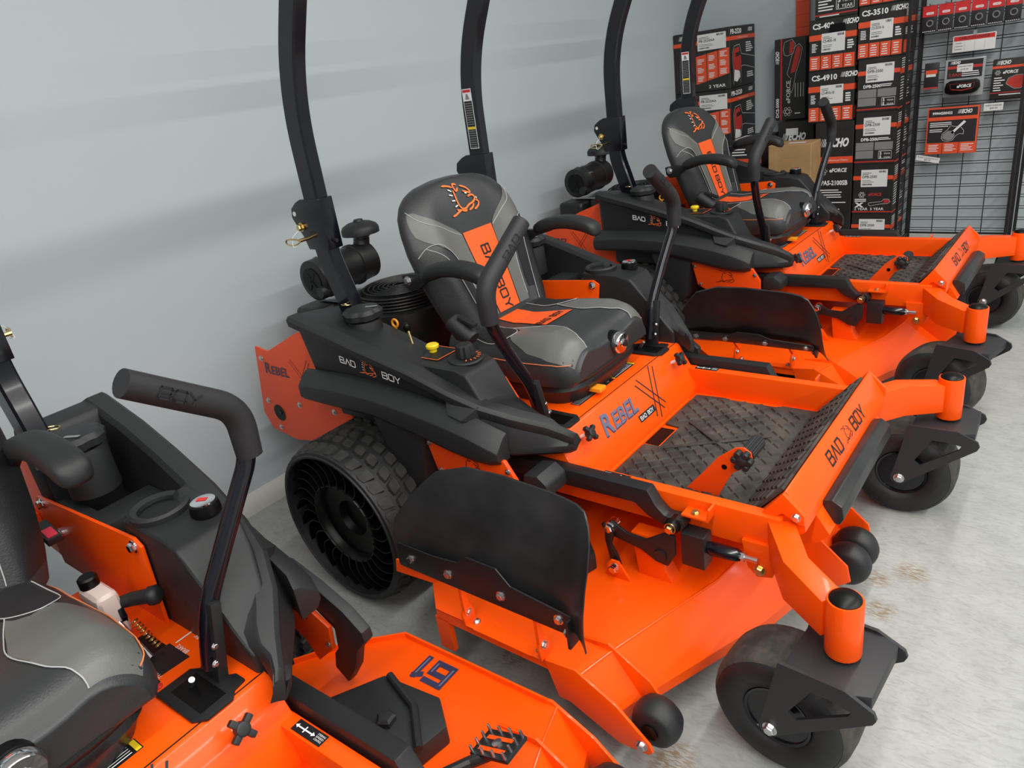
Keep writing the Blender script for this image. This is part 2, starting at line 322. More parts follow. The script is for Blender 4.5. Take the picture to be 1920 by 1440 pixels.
def seat(R):
    # ---- backrest surface
    Wt = [(.74, .215), (.80, .235), (.88, .252), (.97, .266), (1.06, .270), (1.13, .262), (1.18, .248), (1.22, .220), (1.245, .182), (1.260, .135), (1.268, .06)]
    def wid(z): return interp(z, Wt)[0] * 1.10
    def xmid(z): return -.605 - .345 * (z - .84)
    def thk(z): return .062 if z < 1.12 else .062 * math.sqrt(max(.05, 1 - ((z - 1.12) / .165) ** 2))
    def bol(u): return .030 * math.exp(-((abs(u) - .72) / .20) ** 2)
    def front(u, z, off=0.):
        k = max(0., 1 - abs(u) ** 3.2) ** (1 / 2.2)
        return (xmid(z) + thk(z) * k + bol(u) * (1 if z < 1.08 else max(0, 1 - (z - 1.08) / .17)) + off, u * wid(z) + .022, z + off * .3)
    def back(u, z): k = max(0., 1 - abs(u) ** 3) ** (1 / 2.2); return (xmid(z) - thk(z) * k * .9, u * wid(z) + .022, z)
    us = [math.sin(-PI / 2 + PI * i / 28) for i in range(29)]
    zs = [.74 + .02 * i for i in range(19)] + [1.12, 1.14, 1.16, 1.18, 1.20, 1.215, 1.23, 1.24, 1.25, 1.258, 1.264, 1.268]
    b = MB(); b.loft([[front(u, z) for u in us] + [back(u, z) for u in us[::-1]][1:-1] for z in zs])
    B = part('seat_backrest', b, 'vinyl_charcoal', R, ang=60, label='charcoal vinyl backrest')
    def patch(name, rows, m, off=.0022, label=None, k=12):
        rows = [r for r in rows]; g = MB(); zz = []
        z0, z1 = rows[0][0], rows[-1][0]; n = max(8, int(abs(z1 - z0) / .012)); rt = sorted(rows)
        L = []
        for i in range(n + 1):
            z = z0 + (z1 - z0) * i / n; a, c = interp(z, rt); L.append([front(a + (c - a) * j / k, z, off) for j in range(k + 1)])
        g.loft(L, cap=False, closed=False); return part(name, g, m, B, ang=60, label=label)
    for s in (-1, 1):
        def sg(r): return [(z, a * s, c * s) if s > 0 else (z, c * s, a * s) for z, a, c in r]
        patch('grey_panel', sg([(.80, .24, .44), (.9, .25, .45), (1.0, .26, .50), (1.05, .27, .58), (1.085, .28, .75), (1.10, .32, .86), (1.12, .42, .93), (1.145, .56, .955), (1.17, .72, .965), (1.195, .90, .965)]), 'vinyl_grey', .0022, 'grey vinyl panel')
        patch('black_panel', sg([(.78, .60, .985), (.9, .62, .985), (1.0, .66, .985), (1.05, .74, .985), (1.08, .88, .985)]), 'vinyl_black', .0018)
        patch('ribbed_pad', sg([(.84, .50, .60), (.88, .49, .64), (.96, .51, .66), (1.01, .54, .62)]), 'mesh_fabric', .003)
        for cv in ([(u, 1.20 - 0.115 * t ** .8) for u, t in ((.98, 0), (.82, .25), (.6, .5), (.42, .8), (.29, 1))], [(.97, 1.055), (.88, 1.082), (.75, 1.088), (.60, 1.055), (.50, 1.0), (.45, .92), (.44, .82)], [(.88, 1.08), (.74, 1.05), (.66, 1.0), (.62, .9), (.60, .79)]):
            part('stitching', MB().tube([front(p_[0] * s, p_[1], .0028) for p_ in crom([(u, z, 0) for u, z in cv], 5)], .0013, 5), 'thread', B)
    patch('orange_strip', [(.80, -.22, .22), (.95, -.24, .24), (1.09, -.265, .265)], 'vinyl_orange', .003, 'orange centre strip')
    t = MB()
    def vm(u, v): return front(v / .262, 1.075 - u, .0045)     # text runs down the strip
    wordmark(t, 'BAD', .045, -.017, .034, vm, k=.9); wordmark(t, 'BOY', .170, -.017, .034, vm, k=.85)
    part('seat_lettering', t, 'black_ink', B, smooth=False)
    em = MB(); fm = lambda u, v: front(u / wid(1.19 + v), 1.19 + v, .004)
    dog(em, 0, 0, .0105, fm, .6); part('dog_emblem', em, 'orange_ink', B, smooth=False)
    em = MB(); spikes(em, 0, 0, .0105, fm); part('emblem_spikes', em, 'white_ink', B, smooth=False)
    # ---- cushion
    def ztop(x, u):
        c = interp(x, [(-.62, .79), (-.45, .775), (-.3, .79), (-.2, .797), (-.14, .785), (-.11, .765), (-.095, .735)])[0]
        return c + .016 * math.exp(-((abs(u) - .72) / .22) ** 2)
    def hw(x): return interp(x, [(-.62, .235), (-.5, .258), (-.3, .268), (-.18, .262), (-.13, .25), (-.105, .235), (-.09, .215)])[0]
    def top(x, u, off=0.):
        k = max(0., 1 - abs(u) ** 5) ** (1 / 2.5); zb = .655
        return (x, u * hw(x), zb + (ztop(x, u) - zb) * (.18 + .82 * k) + off)
    xs = [-.62, -.58, -.54, -.5, -.45, -.4, -.35, -.3, -.26, -.22, -.19, -.165, -.145, -.13, -.118, -.108, -.099, -.092, -.088]
    c = MB(); rings = []
    for x in xs:
        tp = [top(x, u) for u in us]; zb = .655 + (.02 if x > -.1 else 0)
        rings.append(tp + [(x, u * hw(x) * .97, zb) for u in us[::-1]])
    c.loft(rings); Cc = part('seat_cushion', c, 'vinyl_charcoal', R, bevel=0, ang=60, label='charcoal vinyl seat cushion')
    def cpatch(name, rows, m, off=.002, k=10, label=None):
        rt = sorted(rows); g = MB(); L = []; n = 26
        for i in range(n + 1):
            x = rt[0][0] + (rt[-1][0] - rt[0][0]) * i / n; a, e = interp(x, rt); L.append([top(x, a + (e - a) * j / k, off) for j in range(k + 1)])
        g.loft(L, cap=False, closed=False); return part(name, g, m, Cc, ang=60, label=label)
    for s in (-1, 1):
        def sg(r): return [(x, a * s, e * s) if s > 0 else (x, e * s, a * s) for x, a, e in r]
        cpatch('grey_panel', sg([(-.40, .50, .60), (-.34, .42, .82), (-.26, .34, .93), (-.18, .42, .96), (-.13, .55, .965), (-.10, .62, .96)]), 'vinyl_grey', label='grey vinyl panel')
        cpatch('mesh_pad', sg([(-.50, .48, .80), (-.42, .46, .86), (-.37, .52, .80), (-.345, .60, .72)]), 'mesh_fabric', .0022)
        for cv in ([(-.40, .5), (-.33, .40), (-.26, .34), (-.18, .42), (-.13, .55), (-.10, .62)], [(-.58, .46), (-.48, .45), (-.40, .50), (-.345, .68), (-.40, .86), (-.50, .84), (-.58, .80)]):
            part('stitching', MB().tube([top(p_[0], p_[1] * s, .0030) for p_ in crom([(x, u, 0) for x, u in cv], 5)], .0013, 5), 'thread', Cc)
        # side seam below the top
        pp = []
        for x in xs[2:-3]:
            u = 1.
            while top(x, u)[2] < .728 and u > .5: u -= .004
            p_ = top(x, u * s); pp.append((p_[0], p_[1] + s * .0015, p_[2]))
        part('piping', MB().tube(pp, .0015, 5), 'thread_orange', Cc)
    cpatch('orange_strip', [(-.55, -.22, .22), (-.42, -.23, .23), (-.30, -.30, .30), (-.296, -.30, .30)], 'vinyl_orange', .0024, label='orange centre strip')
    t = MB(); fm = lambda u, v: top(-.318 - v, u / .262, .0042)
    wordmark(t, 'BAD', -.072, 0, .026, fm, k=.55); wordmark(t, 'BOY', .004, 0, .026, fm, k=.55)
    part('seat_lettering', t, 'black_ink', Cc, smooth=False)
    # front centre drop panel, suspension knob
    part('front_boss', MB().lathe([(.036, 0), (.036, .022), (.030, .026)], (-.112, .012, .724), (1, 0, -.1), 24), 'hub_black', Cc)
    k = MB(); k.lathe([(.034, .026), (.037, .034), (.037, .046), (.033, .052), (.015, .053), (.014, .058), (.001, .058)], (-.112, .012, .724), (1, 0, -.1), 28)
    part('suspension_knob', k, 'chrome', Cc, label='chrome suspension knob')
    part('knob_emblem', MB().lathe([(.010, .0585), (.010, .0602), (.001, .0602)], (-.112, .012, .724), (1, 0, -.1), 14), 'black_ink', Cc)
    # base boot
    rings = []
    for z, hx, hy in ((.574, .215, .215), (.60, .225, .225), (.625, .24, .24), (.64, .235, .235), (.655, .245, .245), (.672, .24, .24)):
        rings.append([(-.345 + hx * math.copysign(abs(math.cos(a)) ** .45, math.cos(a)), hy * math.copysign(abs(math.sin(a)) ** .45, math.sin(a)), z) for a in [2 * PI * i / 40 for i in range(40)]])
    sb = part('seat_base', MB().loft(rings), 'vinyl_black', R, ang=50)
    part('release_tab', MB().box(-.135, -.085, -.115, -.075, .588, .602), 'amber_plastic', sb, bevel=.003)
    # armrests
    for s in (-1, 1):
        P = crom([(-.585, s * .312, 1.020), (-.52, s * .312, 1.038), (-.44, s * .312, 1.046), (-.36, s * .312, 1.035), (-.305, s * .312, 1.012)], 5)
        rings = []
        for i, p in enumerate(P):
            f = i / (len(P) - 1); e = min(1., math.sqrt(max(.12, 1 - max(0, (f - .86) / .15) ** 2)), .62 + f * 3)
            w, h = .034 * e, .024 * e
            rings.append([(p.x, p.y + w * math.copysign(abs(math.cos(a)) ** .6, math.cos(a)), p.z + h * math.copysign(abs(math.sin(a)) ** .6, math.sin(a))) for a in [2 * PI * j / 18 for j in range(18)]])
        A = part('armrest', MB().loft(rings), 'soft_rubber', R, ang=60)
        part('arm_bracket', MB().prism([(-.69, .975), (-.695, 1.012), (-.66, 1.018), (-.575, 1.018), (-.50, 1.028), (-.50, 1.016), (-.585, .992), (-.63, .962), (-.67, .958)], s * .292, s * .312), 'black_powder', A, bevel=.003)
        part('pivot_bolt', MB().bolt((-.668, s * .312, .995), (0, s, 0), .013, .010), 'zinc', A)
    # seat belt reel / buckle on the right, red webbing stub on the left
    Mx = Matrix.Translation((-.47, -.295, .835)) @ Matrix.Rotation(.55, 4, 'Y')
    r = part('belt_reel', MB().lathe([(.028, -.055), (.032, -.05), (.032, .03), (.026, .045), (.012, .046)], (-.475, -.292, .828), (.8, 0, -.55), 18), 'soft_rubber', R)
    part('belt_webbing', MB().box(-.025, .045, -.012, .012, .0, .012, Matrix.Translation((-.462, -.292, .862)) @ Matrix.Rotation(.35, 4, 'Y')), 'mesh_fabric', r, bevel=.003)
    bk = part('belt_buckle', MB().box(-.035, .035, -.016, .016, -.010, .010, Matrix.Translation((-.645, .308, .79)) @ Matrix.Rotation(.3, 4, 'Y')), 'soft_rubber', R, bevel=.004)
    part('buckle_button', MB().box(-.002, .030, -.011, .011, .008, .0125, Matrix.Translation((-.645, .308, .79)) @ Matrix.Rotation(.3, 4, 'Y')), 'red_web', bk, bevel=.002, label='red buckle button')

def pods(R):
    # outer shell: x -> lip y, lip z, bottom y, bottom z, inner-edge z
    T = [(-.955, .600, .930, .585, .690, .90), (-.93, .634, .950, .595, .668, .93), (-.75, .628, .905, .598, .664, .89), (-.60, .618, .862, .598, .655, .85), (-.43, .602, .812, .596, .622, .80), (-.30, .585, .758, .590, .592, .755), (-.21, .560, .718, .580, .575, .71), (-.13, .515, .680, .530, .556, .665), (-.06, .455, .640, .465, .544, .625), (-.012, .418, .606, .424, .538, .60), (0.0, .405, .592, .410, .542, .588)]
    def ring(x, s, tray):
        ly, lz, by, b0, zi = interp(x, T); f = 1. if x < -.27 else max(0, 1 - (x + .27) / .06)
        yin = min(.402, ly - .03)
        if tray and x < -.47: inner = [(.402, .700), (ly - .072, .700), (ly - .060, lz - .012)]
        else: inner = [(yin, zi - .012), (yin + .6 * (ly - .055 - yin) if ly - .055 > yin else yin + .005, zi + .4 * (lz - zi)), (max(ly - .06, yin + .008), lz - .003)]
        e = .030 * f
        pts = inner + [(max(ly - .050, yin + .012), lz + .003), (ly - .010, lz + .003), (ly, lz - .007), (ly - .003, lz - .030), (ly - .006 - e, lz - .036 - .010 * f), (by - e, b0 + .030), (by - .004, b0 + .010), (by - .014, b0), (min(.44, by - .03), b0 + .012), (min(.41, by - .045), b0 + .02)]
        return [(x, s * y, z) for y, z in pts]
    xs = [-.955, -.945, -.93, -.90, -.85, -.75, -.66, -.60, -.52, -.475, -.465, -.43, -.36, -.30, -.27, -.24, -.21, -.17, -.13, -.09, -.06, -.035, -.012, 0.0]
    BU = [(x_, y_, a_ - .026, c_ - .010) for x_, y_, a_, c_ in [(-.985, .610, .715, .668), (-.968, .632, .738, .655), (-.75, .634, .748, .655), (-.60, .630, .742, .650), (-.43, .626, .722, .620), (-.30, .622, .700, .590), (-.215, .617, .678, .575), (-.160, .612, .658, .572), (-.128, .600, .640, .576)]]
    out = {}
    for s in (-1, 1):
        m = MB(); m.loft([ring(x, s, s > 0) for x in xs])
        P = part('fender_pod', m, 'pod_plastic', R, bevel=.0035, seg=2, ang=28, label='black textured plastic fender pod'); out[s] = P
        m = MB(); m.loft([[(x, s * (y - .055), b1 + .034), (x, s * (y - .036), b1 + .026), (x, s * y, b1 - .010), (x, s * (y + .002), b0 + .018), (x, s * (y - .012), b0), (x, s * (y - .055), b0)] for x, y, b1, b0 in BU])
        part('fender_flare', m, 'pod_plastic', P, bevel=.003, ang=28)
        # wedge that closes the recessed text panel at the front
        m = MB(); V = [(-.33, .560, .752), (-.21, .555, .718), (-.245, .600, .688), (-.30, .598, .698), (-.33, .56, .69), (-.21, .55, .66)]
        m.add([(x, s * y, z) for x, y, z in V], [(0, 1, 2), (0, 2, 3), (0, 3, 4), (1, 5, 2), (2, 5, 4, 3), (0, 4, 5, 1)])
        part('panel_wedge', m, 'pod_plastic', P, ang=20)
        # leg in front of the rear wheel, nose strut, orange side plate
        m = MB(); m.prism([(-.66, .67), (-.42, .655), (-.455, .42), (-.50, .375), (-.565, .37), (-.60, .50)], s * .44, s * .600)
        part('fender_leg', m, 'pod_plastic', P, bevel=.012, seg=2)
        if s > 0:
            m = MB(); m.prism([(-.36, .56), (-.25, .525), (-.16, .485), (-.106, .443), (-.104, .415), (-.148, .367), (-.175, .30), (-.221, .235), (-.262, .268), (-.245, .322), (-.225, .345), (-.215, .41), (-.28, .452)], .660, .690)
            part('fender_nose', m, 'pod_plastic', P, bevel=.006)
            m = MB(); m.prism([(-.46, .55), (-.29, .46), (-.215, .425), (-.225, .352), (-.30, .285), (-.335, .34), (-.46, .40)], .646, .658)
            sp = part('side_plate', m, 'orange_plate', R, bevel=.002, label='orange side plate')
            for bx, bz in ((-.235, .365), (-.30, .43)): part('bolt', MB().bolt((bx, .646, bz), (0, -1, 0), .007, .006), 'zinc', sp)
        else:
            part('fender_nose', MB().prism([(-.085, .47), (-.08, .528), (-.03, .535), (.0, .51), (.005, .47)], -.56, -.46), 'pod_plastic', P, bevel=.008)
            m = MB(); m.prism([(-.43, .595), (-.12, .575), (-.085, .52), (-.085, .46), (-.12, .42), (-.18, .39), (-.36, .46), (-.40, .48)], -.572, -.586)
            sp = part('side_plate', m, 'orange_plate', R, bevel=.002, label='orange side plate with dog emblem')
            em = MB(); dog(em, 0, 0, .0065, plane((-.25, -.586, .525), (1, 0, 0), (0, 0, 1)), .4); part('dog_emblem', em, 'black_ink', sp, smooth=False)
            for bx, bz in ((-.415, .575), (-.385, .485), (-.11, .545), (-.12, .455)): part('bolt', MB().bolt((bx, -.586, bz), (0, -1, 0), .007, .006), 'zinc', sp)
        # inner plate beside the seat
        m = MB(); m.prism([(-.94, .75), (-.92, .768), (-.40, .800), (-.375, .785), (-.405, .575), (-.405, .555), (-.94, .555)] if s > 0 else [(-.80, .74), (-.30, .74), (-.24, .74), (-.135, .575), (-.80, .575)], s * .384, s * .392)
        ip = part('pod_inner_plate', m, 'orange_paint', R, bevel=.0015)
        if s > 0:
            for bx, bz in ((-.90, .752), (-.405, .780), (-.86, .672)): part('bolt', MB().bolt((bx, .384, bz), (0, -1, 0), .012, .012), 'chrome', ip)
            part('caution_label', MB().quad(0, 0, .06, .085, plane((-.80, .384, .665), (-1, 0, 0), (0, 0, 1))), 'green_decal', ip, smooth=False)
            part('caution_print', MB().text('CAUTION', .006, .070, .008, plane((-.80, .3835, .665), (-1, 0, 0), (0, 0, 1))), 'black_ink', ip, smooth=False)
    m = MB(); m.prism([(-.952, .70), (-.952, .925), (-.935, .948), (-.875, .938), (-.862, .92), (-.855, .70)], .402, .585)
    part('tray_rear_wall', m, 'pod_plastic', R, bevel=.006)
    part('tray_floor', MB().box(-.90, -.44, .392, .56, .675, .702), 'pod_plastic', R)
    P = out[-1]
    # lettering on the outer face of each pod
    for s in (-1, 1):
        a = Vector((-.71, s * .600, .795)); b = Vector((-.36, s * .585, .735))
        fm = plane(a if s < 0 else b, (b - a) * (1 if s < 0 else -1), (0, 0, 1), .006)
        for wd, xx, kk in (('BAD', -.022, 1.0), ('BOY', .163, 1.1)):
            t = MB(); wordmark(t, wd, xx, .012, .020, fm, k=kk); part('pod_lettering', t, 'white_ink', out[s], smooth=False)
        t = MB(); spikes(t, .104, .020, .0050, fm); part('emblem_spikes', t, 'white_ink', out[s], smooth=False)['kind'] = 'stuff'
        t = MB(); dog(t, .104, .020, .0050, fm, .42); part('dog_emblem', t, 'orange_ink', out[s], smooth=False)
    # ---- right console
    m = MB(); m.loft([[(x, -.392, .56), (x, -.392, z), (x, -min(.535, interp(x, T)[0] - .03), z), (x, -min(.535, interp(x, T)[0] - .03), .56)] for x, z in ((-.90, .83), (-.70, .815), (-.30, .812), (-.262, .80), (-.22, .727), (-.175, .648), (-.14, .615), (-.10, .585))])
    cons = part('control_console', m, 'pod_plastic', R, bevel=.010, seg=3)
    d = MB(); d.lathe([(.052, 0), (.054, .006), (.050, .010), (.001, .010)], (-.326, -.452, .812), (.08, -.05, 1), 32)
    D = part('dial_plate', d, 'pod_plastic', cons)
    d = MB(); rings = []
    for r, h in ((.029, 0), (.030, .018), (.026, .036), (.020, .040)):
        rings.append([(-.326 + (r * (1 if i % 4 else .86)) * math.cos(2 * PI * i / 24), -.452 + (r * (1 if i % 4 else .86)) * math.sin(2 * PI * i / 24), .822 + h) for i in range(24)])
    part('height_dial', d.loft(rings), 'soft_rubber', cons, label='black deck height dial')
    d = MB()
    for i in range(14):
        a = -2.4 + i * .35; d.box(-.002, .002, .036, .046, .0105, .0112, Matrix.Translation((-.326, -.452, .812)) @ Matrix.Rotation(a, 4, 'Z') @ Matrix.Rotation(0, 4, 'X'))
    part('dial_ticks', d, 'orange_ink', cons, smooth=False)
    part('control_panel_decal', MB().quad(-.62, -.50, -.40, -.40, lambda u, v: (u, v, .8165)), 'black_ink', cons, smooth=False)
    d = MB()
    for q in ((-.62, -.50, -.40, -.497), (-.62, -.403, -.40, -.40), (-.62, -.5, -.616, -.4), (-.404, -.5, -.40, -.4)): d.quad(*q, lambda u, v: (u, v, .8172))
    part('control_panel_border', d, 'orange_ink', cons, smooth=False)
    d = MB().lathe([(.012, 0), (.012, .012), (.020, .014), (.021, .022), (.017, .026), (.001, .026)], (-.470, -.445, .816), (0, 0, 1), 18)
    part('blade_switch', d, 'yellow_plastic', cons, label='yellow pull switch')
    part('throttle_stem', MB().tube([(-.555, -.445, .815), (-.572, -.44, .872)], .0045, 8), 'gold_zinc', cons)
    part('throttle_knob', MB().sphere((-.576, -.439, .885), .012, (1, 1, 1.3)), 'hub_black', cons)
    part('choke_knob', MB().box(-.59, -.55, -.485, -.455, .815, .832), 'soft_rubber', cons, bevel=.006)
    part('key_switch', MB().lathe([(.017, 0), (.016, .012), (.005, .012)], (-.63, -.425, .815), (0, 0, 1), 16), 'hub_black', cons)
    part('dipstick_loop', MB().torus(.013, .004, (-.675, -.40, .875), (0, 1, 0), 18, 6).tube([(-.675, -.40, .862), (-.675, -.40, .82)], .004, 6), 'amber_plastic', cons)
    # ---- fuel caps and necks
    for s in (-1, 1):
        nk = part('tank_neck', MB().lathe([(.058, -.13), (.056, -.03), (.052, -.015), (.040, -.012)], (-.745, s * .466, .92), (0, 0, 1), 28), 'soft_rubber', R)
        rings = []
        for r, h in ((.052, -.012), (.062, -.006), (.064, .012), (.054, .024), (.030, .027)):
            rings.append([(-.745 + r * (1.04 if (i // 2) % 3 else .95) * math.cos(2 * PI * i / 36), s * .466 + r * (1.04 if (i // 2) % 3 else .95) * math.sin(2 * PI * i / 36), .92 + h) for i in range(36)])
        cp = part('fuel_cap', MB().loft(rings), 'soft_rubber', R, ang=40)
        part('cap_print', MB().box(-.02, .02, -.005, .005, .0275, .028, Matrix.Translation((-.715, s * .45, .92)) @ Matrix.Rotation(.5, 4, 'Z')), 'grey_ink', cp, smooth=False)
        part('tether_ring', MB().torus(.016, .002, (-.835, s * .455, .945), (0, .2, 1), 18, 6), 'gold_zinc', cp)
    # ---- left tray furniture: tank block, cup holder, fuel gauge
    m = MB(); m.loft([[(x, .396, .55), (x, .396, z), (x, min(.548, interp(x, T)[0] - .028), z), (x, min(.548, interp(x, T)[0] - .028), .55)] for x, z in ((-.455, .825), (-.30, .820), (-.245, .808), (-.20, .757), (-.15, .70), (-.11, .652), (-.075, .615))])
    blk = part('tank_block', m, 'pod_plastic', R, bevel=.010, seg=3)
    part('fuel_gauge', MB().lathe([(.032, 0), (.032, .010), (.030, .024), (.027, .026), (.001, .0265)], (-.305, .507, .818), (0, 0, 1), 28), 'hub_black', blk)
    part('gauge_lens', MB().lathe([(.026, .0265), (.026, .029), (.020, .031), (.001, .0315)], (-.305, .507, .818), (0, 0, 1), 24), 'chrome', blk, label='round fuel gauge lens')
    part('gauge_mark', MB().box(-.012, .010, -.006, .006, .0318, .0325, Matrix.Translation((-.305, .507, .818)) @ Matrix.Rotation(.6, 4, 'Z')), 'red_ink', blk, smooth=False)
    ch = MB(); n = 30; rings = []
    prof = [(.052, -.05), (.062, 0), (.063, .012), (.057, .017), (.045, .012), (.041, -.05)]
    for i in range(n + 1):
        a = PI * .62 + (2 * PI - .75) * i / n
        rings.append([(-.405 + r * math.cos(a), .458 + r * math.sin(a), .822 + h) for r, h in prof])
    part('cup_well', MB().lathe([(.041, 0), (.041, .0025), (.001, .0025)], (-.405, .458, .8245), (0, 0, 1), 26), 'hub_black', blk)
    ch.loft(rings); part('cup_holder', ch, 'pod_plastic', R, ang=50)
    part('cup_holder_floor', MB().lathe([(.05, 0), (.05, .006), (.001, .006)], (-.405, .458, .735), (0, 0, 1), 24), 'hub_black', R)
    part('tray_step', MB().box(-.66, -.57, .40, .55, .70, .775), 'pod_plastic', R, bevel=.006); part('tray_ledge', MB().box(-.84, -.66, .40, .43, .70, .765), 'pod_plastic', R, bevel=.006)

def levers(R):
    for s in (-1, 1):
        low = fillet([(-.150, s * .345, .60), (-.150, s * .378, .72), (-.142, s * .470, .86), (-.128, s * .535, .965), (-.124, s * .545, 1.01)], .06, 6)
        L = part('control_lever', MB().tube(low, .0180, 14), 'black_gloss', R, ang=50)
        gp = fillet([(-.125, s * .544, .978), (-.124, s * .548, 1.075), (-.116, s * .366, 1.207)], .075, 9)
        rr = [.0268] * len(gp); rr[0] = .0250; rr[-1] = .0252; rr[-2] = .0268
        G = part('lever_grip', MB().tube(gp, rr, 18), 'grip_rubber', L, ang=40)
        # moulded word on the grip
        d = (Vector((-.116, s * .366, 1.207)) - Vector((-.124, s * .548, 1.075))).normalized()
        mid = Vector((-.120, s * .44, 1.153)); toward = Vector((1, -.25, .2)); n = (toward - d * toward.dot(d)).normalized()
        U = d if s < 0 else -d; Vv = n.cross(U)
        t = MB(); fm = plane(mid, U, Vv, .0275)
        wordmark(t, 'BAD' if s < 0 else 'BOY', 0, -.010, .020, fm, center=True, k=1.15)
        part('grip_lettering', t, 'black_ink', G, smooth=False)
        # flat adapter bar, base bracket with bolts
        part('lever_bracket', MB().box(-.024, .022, -.011, .011, -.095, .085, Matrix.Translation((-.142, s * .366, .655)) @ Matrix.Rotation(-s * .22, 4, 'X')), 'black_powder', L, bevel=.003)
        for h in (.02, .055): part('bolt', MB().bolt((-.124, s * (.340 + h * .3), .60 + h), (1, 0, 0), .006, .005), 'zinc', L)
        m = MB(); m.prism([(-.215, .255), (-.215, .33), (-.185, .352), (-.135, .352), (-.115, .372), (-.085, .372), (-.080, .345), (-.062, .330), (-.062, .275), (-.085, .255)], .5712, .5775, 'z')
        if s < 0: m = m.mirror()
        bp = part('lever_slot_plate', m, 'black_powder', R, bevel=.002)
        part('slot_opening', MB().box(-.19, -.085, s * .275, s * .33, .5776, .5782), 'hub_black', bp, smooth=False)
        part('slot_bolt', MB().lathe([(.006, 0), (.006, .03), (.001, .03)], (-.168, s * .305, .577), (.4, 0, .6), 10), 'zinc', bp)

def chassis(R):
    for s in (-1, 1):
        rl = part('frame_rail', MB().box(-.10, .60, *sorted((s * .375, s * .412)), .385, .487), 'orange_paint', R, bevel=.005)
        part('rail_lug', MB().prism([(.355, .455), (.43, .455), (.435, .492), (.43, .495), (.425, .461), (.355, .461)], s * .412, s * .455), 'orange_paint', rl, bevel=.001)
        part('bolt', MB().bolt((.388, s * .436, .461), (0, 0, 1), .010, .008), 'gold_zinc', rl)
        fm = plane((.13, s * .3955, .487), (-1, 0, 0), (0, -1, 0)) if s < 0 else plane((.05, s * .3935, .487), (1, 0, 0), (0, 1, 0))
        part('speed_decal', MB().quad(-.04, -.013, .045, .013, fm), 'black_ink', rl, smooth=False)
        t = MB(); f2 = (lambda f: lambda u, v: tuple(Vector(f(u, v)) + Vector((0, 0, .0005))))(fm)
        t.quad(-.032, -.002, .012, .001, f2).quad(-.012, -.007, -.009, .007, f2).poly([(-.038, 0), (-.030, .005), (-.030, -.005)], f2).poly([(.018, 0), (.010, .005), (.010, -.005)], f2)
        for i, wd in enumerate(('STEERING', 'SPEED', 'CONTROL')): t.text(wd, .021, .005 - i * .006, .004, f2, w=.021)
        part('speed_print', t, 'white_ink', rl, smooth=False)
    fp = part('foot_pan', MB().box(-.05, .49, -.376, .376, .375, .392), 'orange_paint', R)
    part('pan_slot', MB().box(.015, .075, -.045, .075, .3925, .3935), 'hub_black', fp, smooth=False)
    part('pan_lip', MB().box(.012, .026, -.30, .30, .392, .402), 'orange_paint', fp, bevel=.002)
    # rubber mat, its raised diamond tread
    mt = MB(); mt.prism([(.03, -.30), (.03, -.06), (.085, -.055), (.085, .09), (.03, .095), (.03, .345), (.14, .355), (.15, .345), (.33, .345), (.34, .36), (.46, .36), (.46, -.35), (.10, -.35)], .393, .400, 'z')
    M_ = part('floor_mat', mt, 'mat_rubber', R, bevel=.002, label='black rubber floor mat')
    def dia(fn, x0, x1, y0, y1, skip=None):
        m = MB(); dx, dy = .052, .030; r = 0; y = y0
        while y < y1:
            x = x0 + (dx / 2 if r % 2 else 0)
            while x < x1:
                if not (skip and skip(x, y)):
                    P = [(x - dx * .43, y), (x, y - dy * .80), (x + dx * .43, y), (x, y + dy * .80)]
                    Q = [(x + (p[0] - x) * .8, y + (p[1] - y) * .8) for p in P]
                    m.add([fn(a, b, 0) for a, b in P] + [fn(a, b, .005) for a, b in Q], [(4, 5, 6, 7)] + [(i, (i + 1) % 4, 4 + (i + 1) % 4, 4 + i) for i in range(4)])
                x += dx
            y += dy; r += 1
        return m
    o = part('mat_tread', dia(lambda a, b, h: (b, a, .400 + h), -.325, .335, .065, .45, lambda x, y: y < .12 and -.08 < x < .12), 'mat_rubber', M_, smooth=False); o['kind'] = 'stuff'
    # X of ribs in the middle of the mat
    xr = MB()
    for a in (.62, -.62): xr.box(-.17, .17, -.007, .007, .404, .408, Matrix.Translation((.245, .03, 0)) @ Matrix.Rotation(a, 4, 'Z'))
    part('mat_ribs', xr, 'mat_rubber', M_, bevel=.001)
    # upright toe board with its own mat
    up = MB(); A = Vector((.462, 0, .396)); B = Vector((.590, 0, .542)); N = Vector((-.75, 0, .66))
    up.add([(p + N * h + Vector((0, y, 0))) for h in (0, .008) for p, y in ((A, -.36), (B, -.36), (B, .36), (A, .36))], [(0, 1, 2, 3), (4, 7, 6, 5), (0, 4, 5, 1), (1, 5, 6, 2), (2, 6, 7, 3), (3, 7, 4, 0)])
    U_ = part('toe_mat', up, 'mat_rubber', R, label='black rubber toe board mat')
    o = part('toe_tread', dia(lambda a, b, h: tuple(A.lerp(B, b) + N * (.008 + h) + Vector((0, a, 0))), -.335, .34, .08, .95) if False else dia(lambda a, b, h: tuple(A.lerp(B, b / .194) + N * (.008 + h) + Vector((0, a, 0))), -.335, .34, .015, .185), 'mat_rubber', U_, smooth=False); o['kind'] = 'stuff'
    # front panel: toe board backing, top edge, sloping nose face
    fp = MB(); fp.prism([(.465, .385), (.595, .545), (.600, .556), (.606, .553), (.648, .487), (.652, .452), (.640, .44), (.47, .375)], -.385, .385)
    F_ = part('front_panel', fp, 'orange_paint', R, bevel=.002, label='orange nose panel')
    for s in (-1, 1):
        part('panel_cheek', MB().prism([(.535, .47), (.600, .556), (.652, .505), (.652, .478), (.640, .476), (.60, .50), (.57, .476)], s * .386, s * .398), 'orange_paint', F_, bevel=.001)
        part('bolt', MB().bolt((.633, s * .398, .497), (0, s, 0), .010, .008), 'zinc', F_)
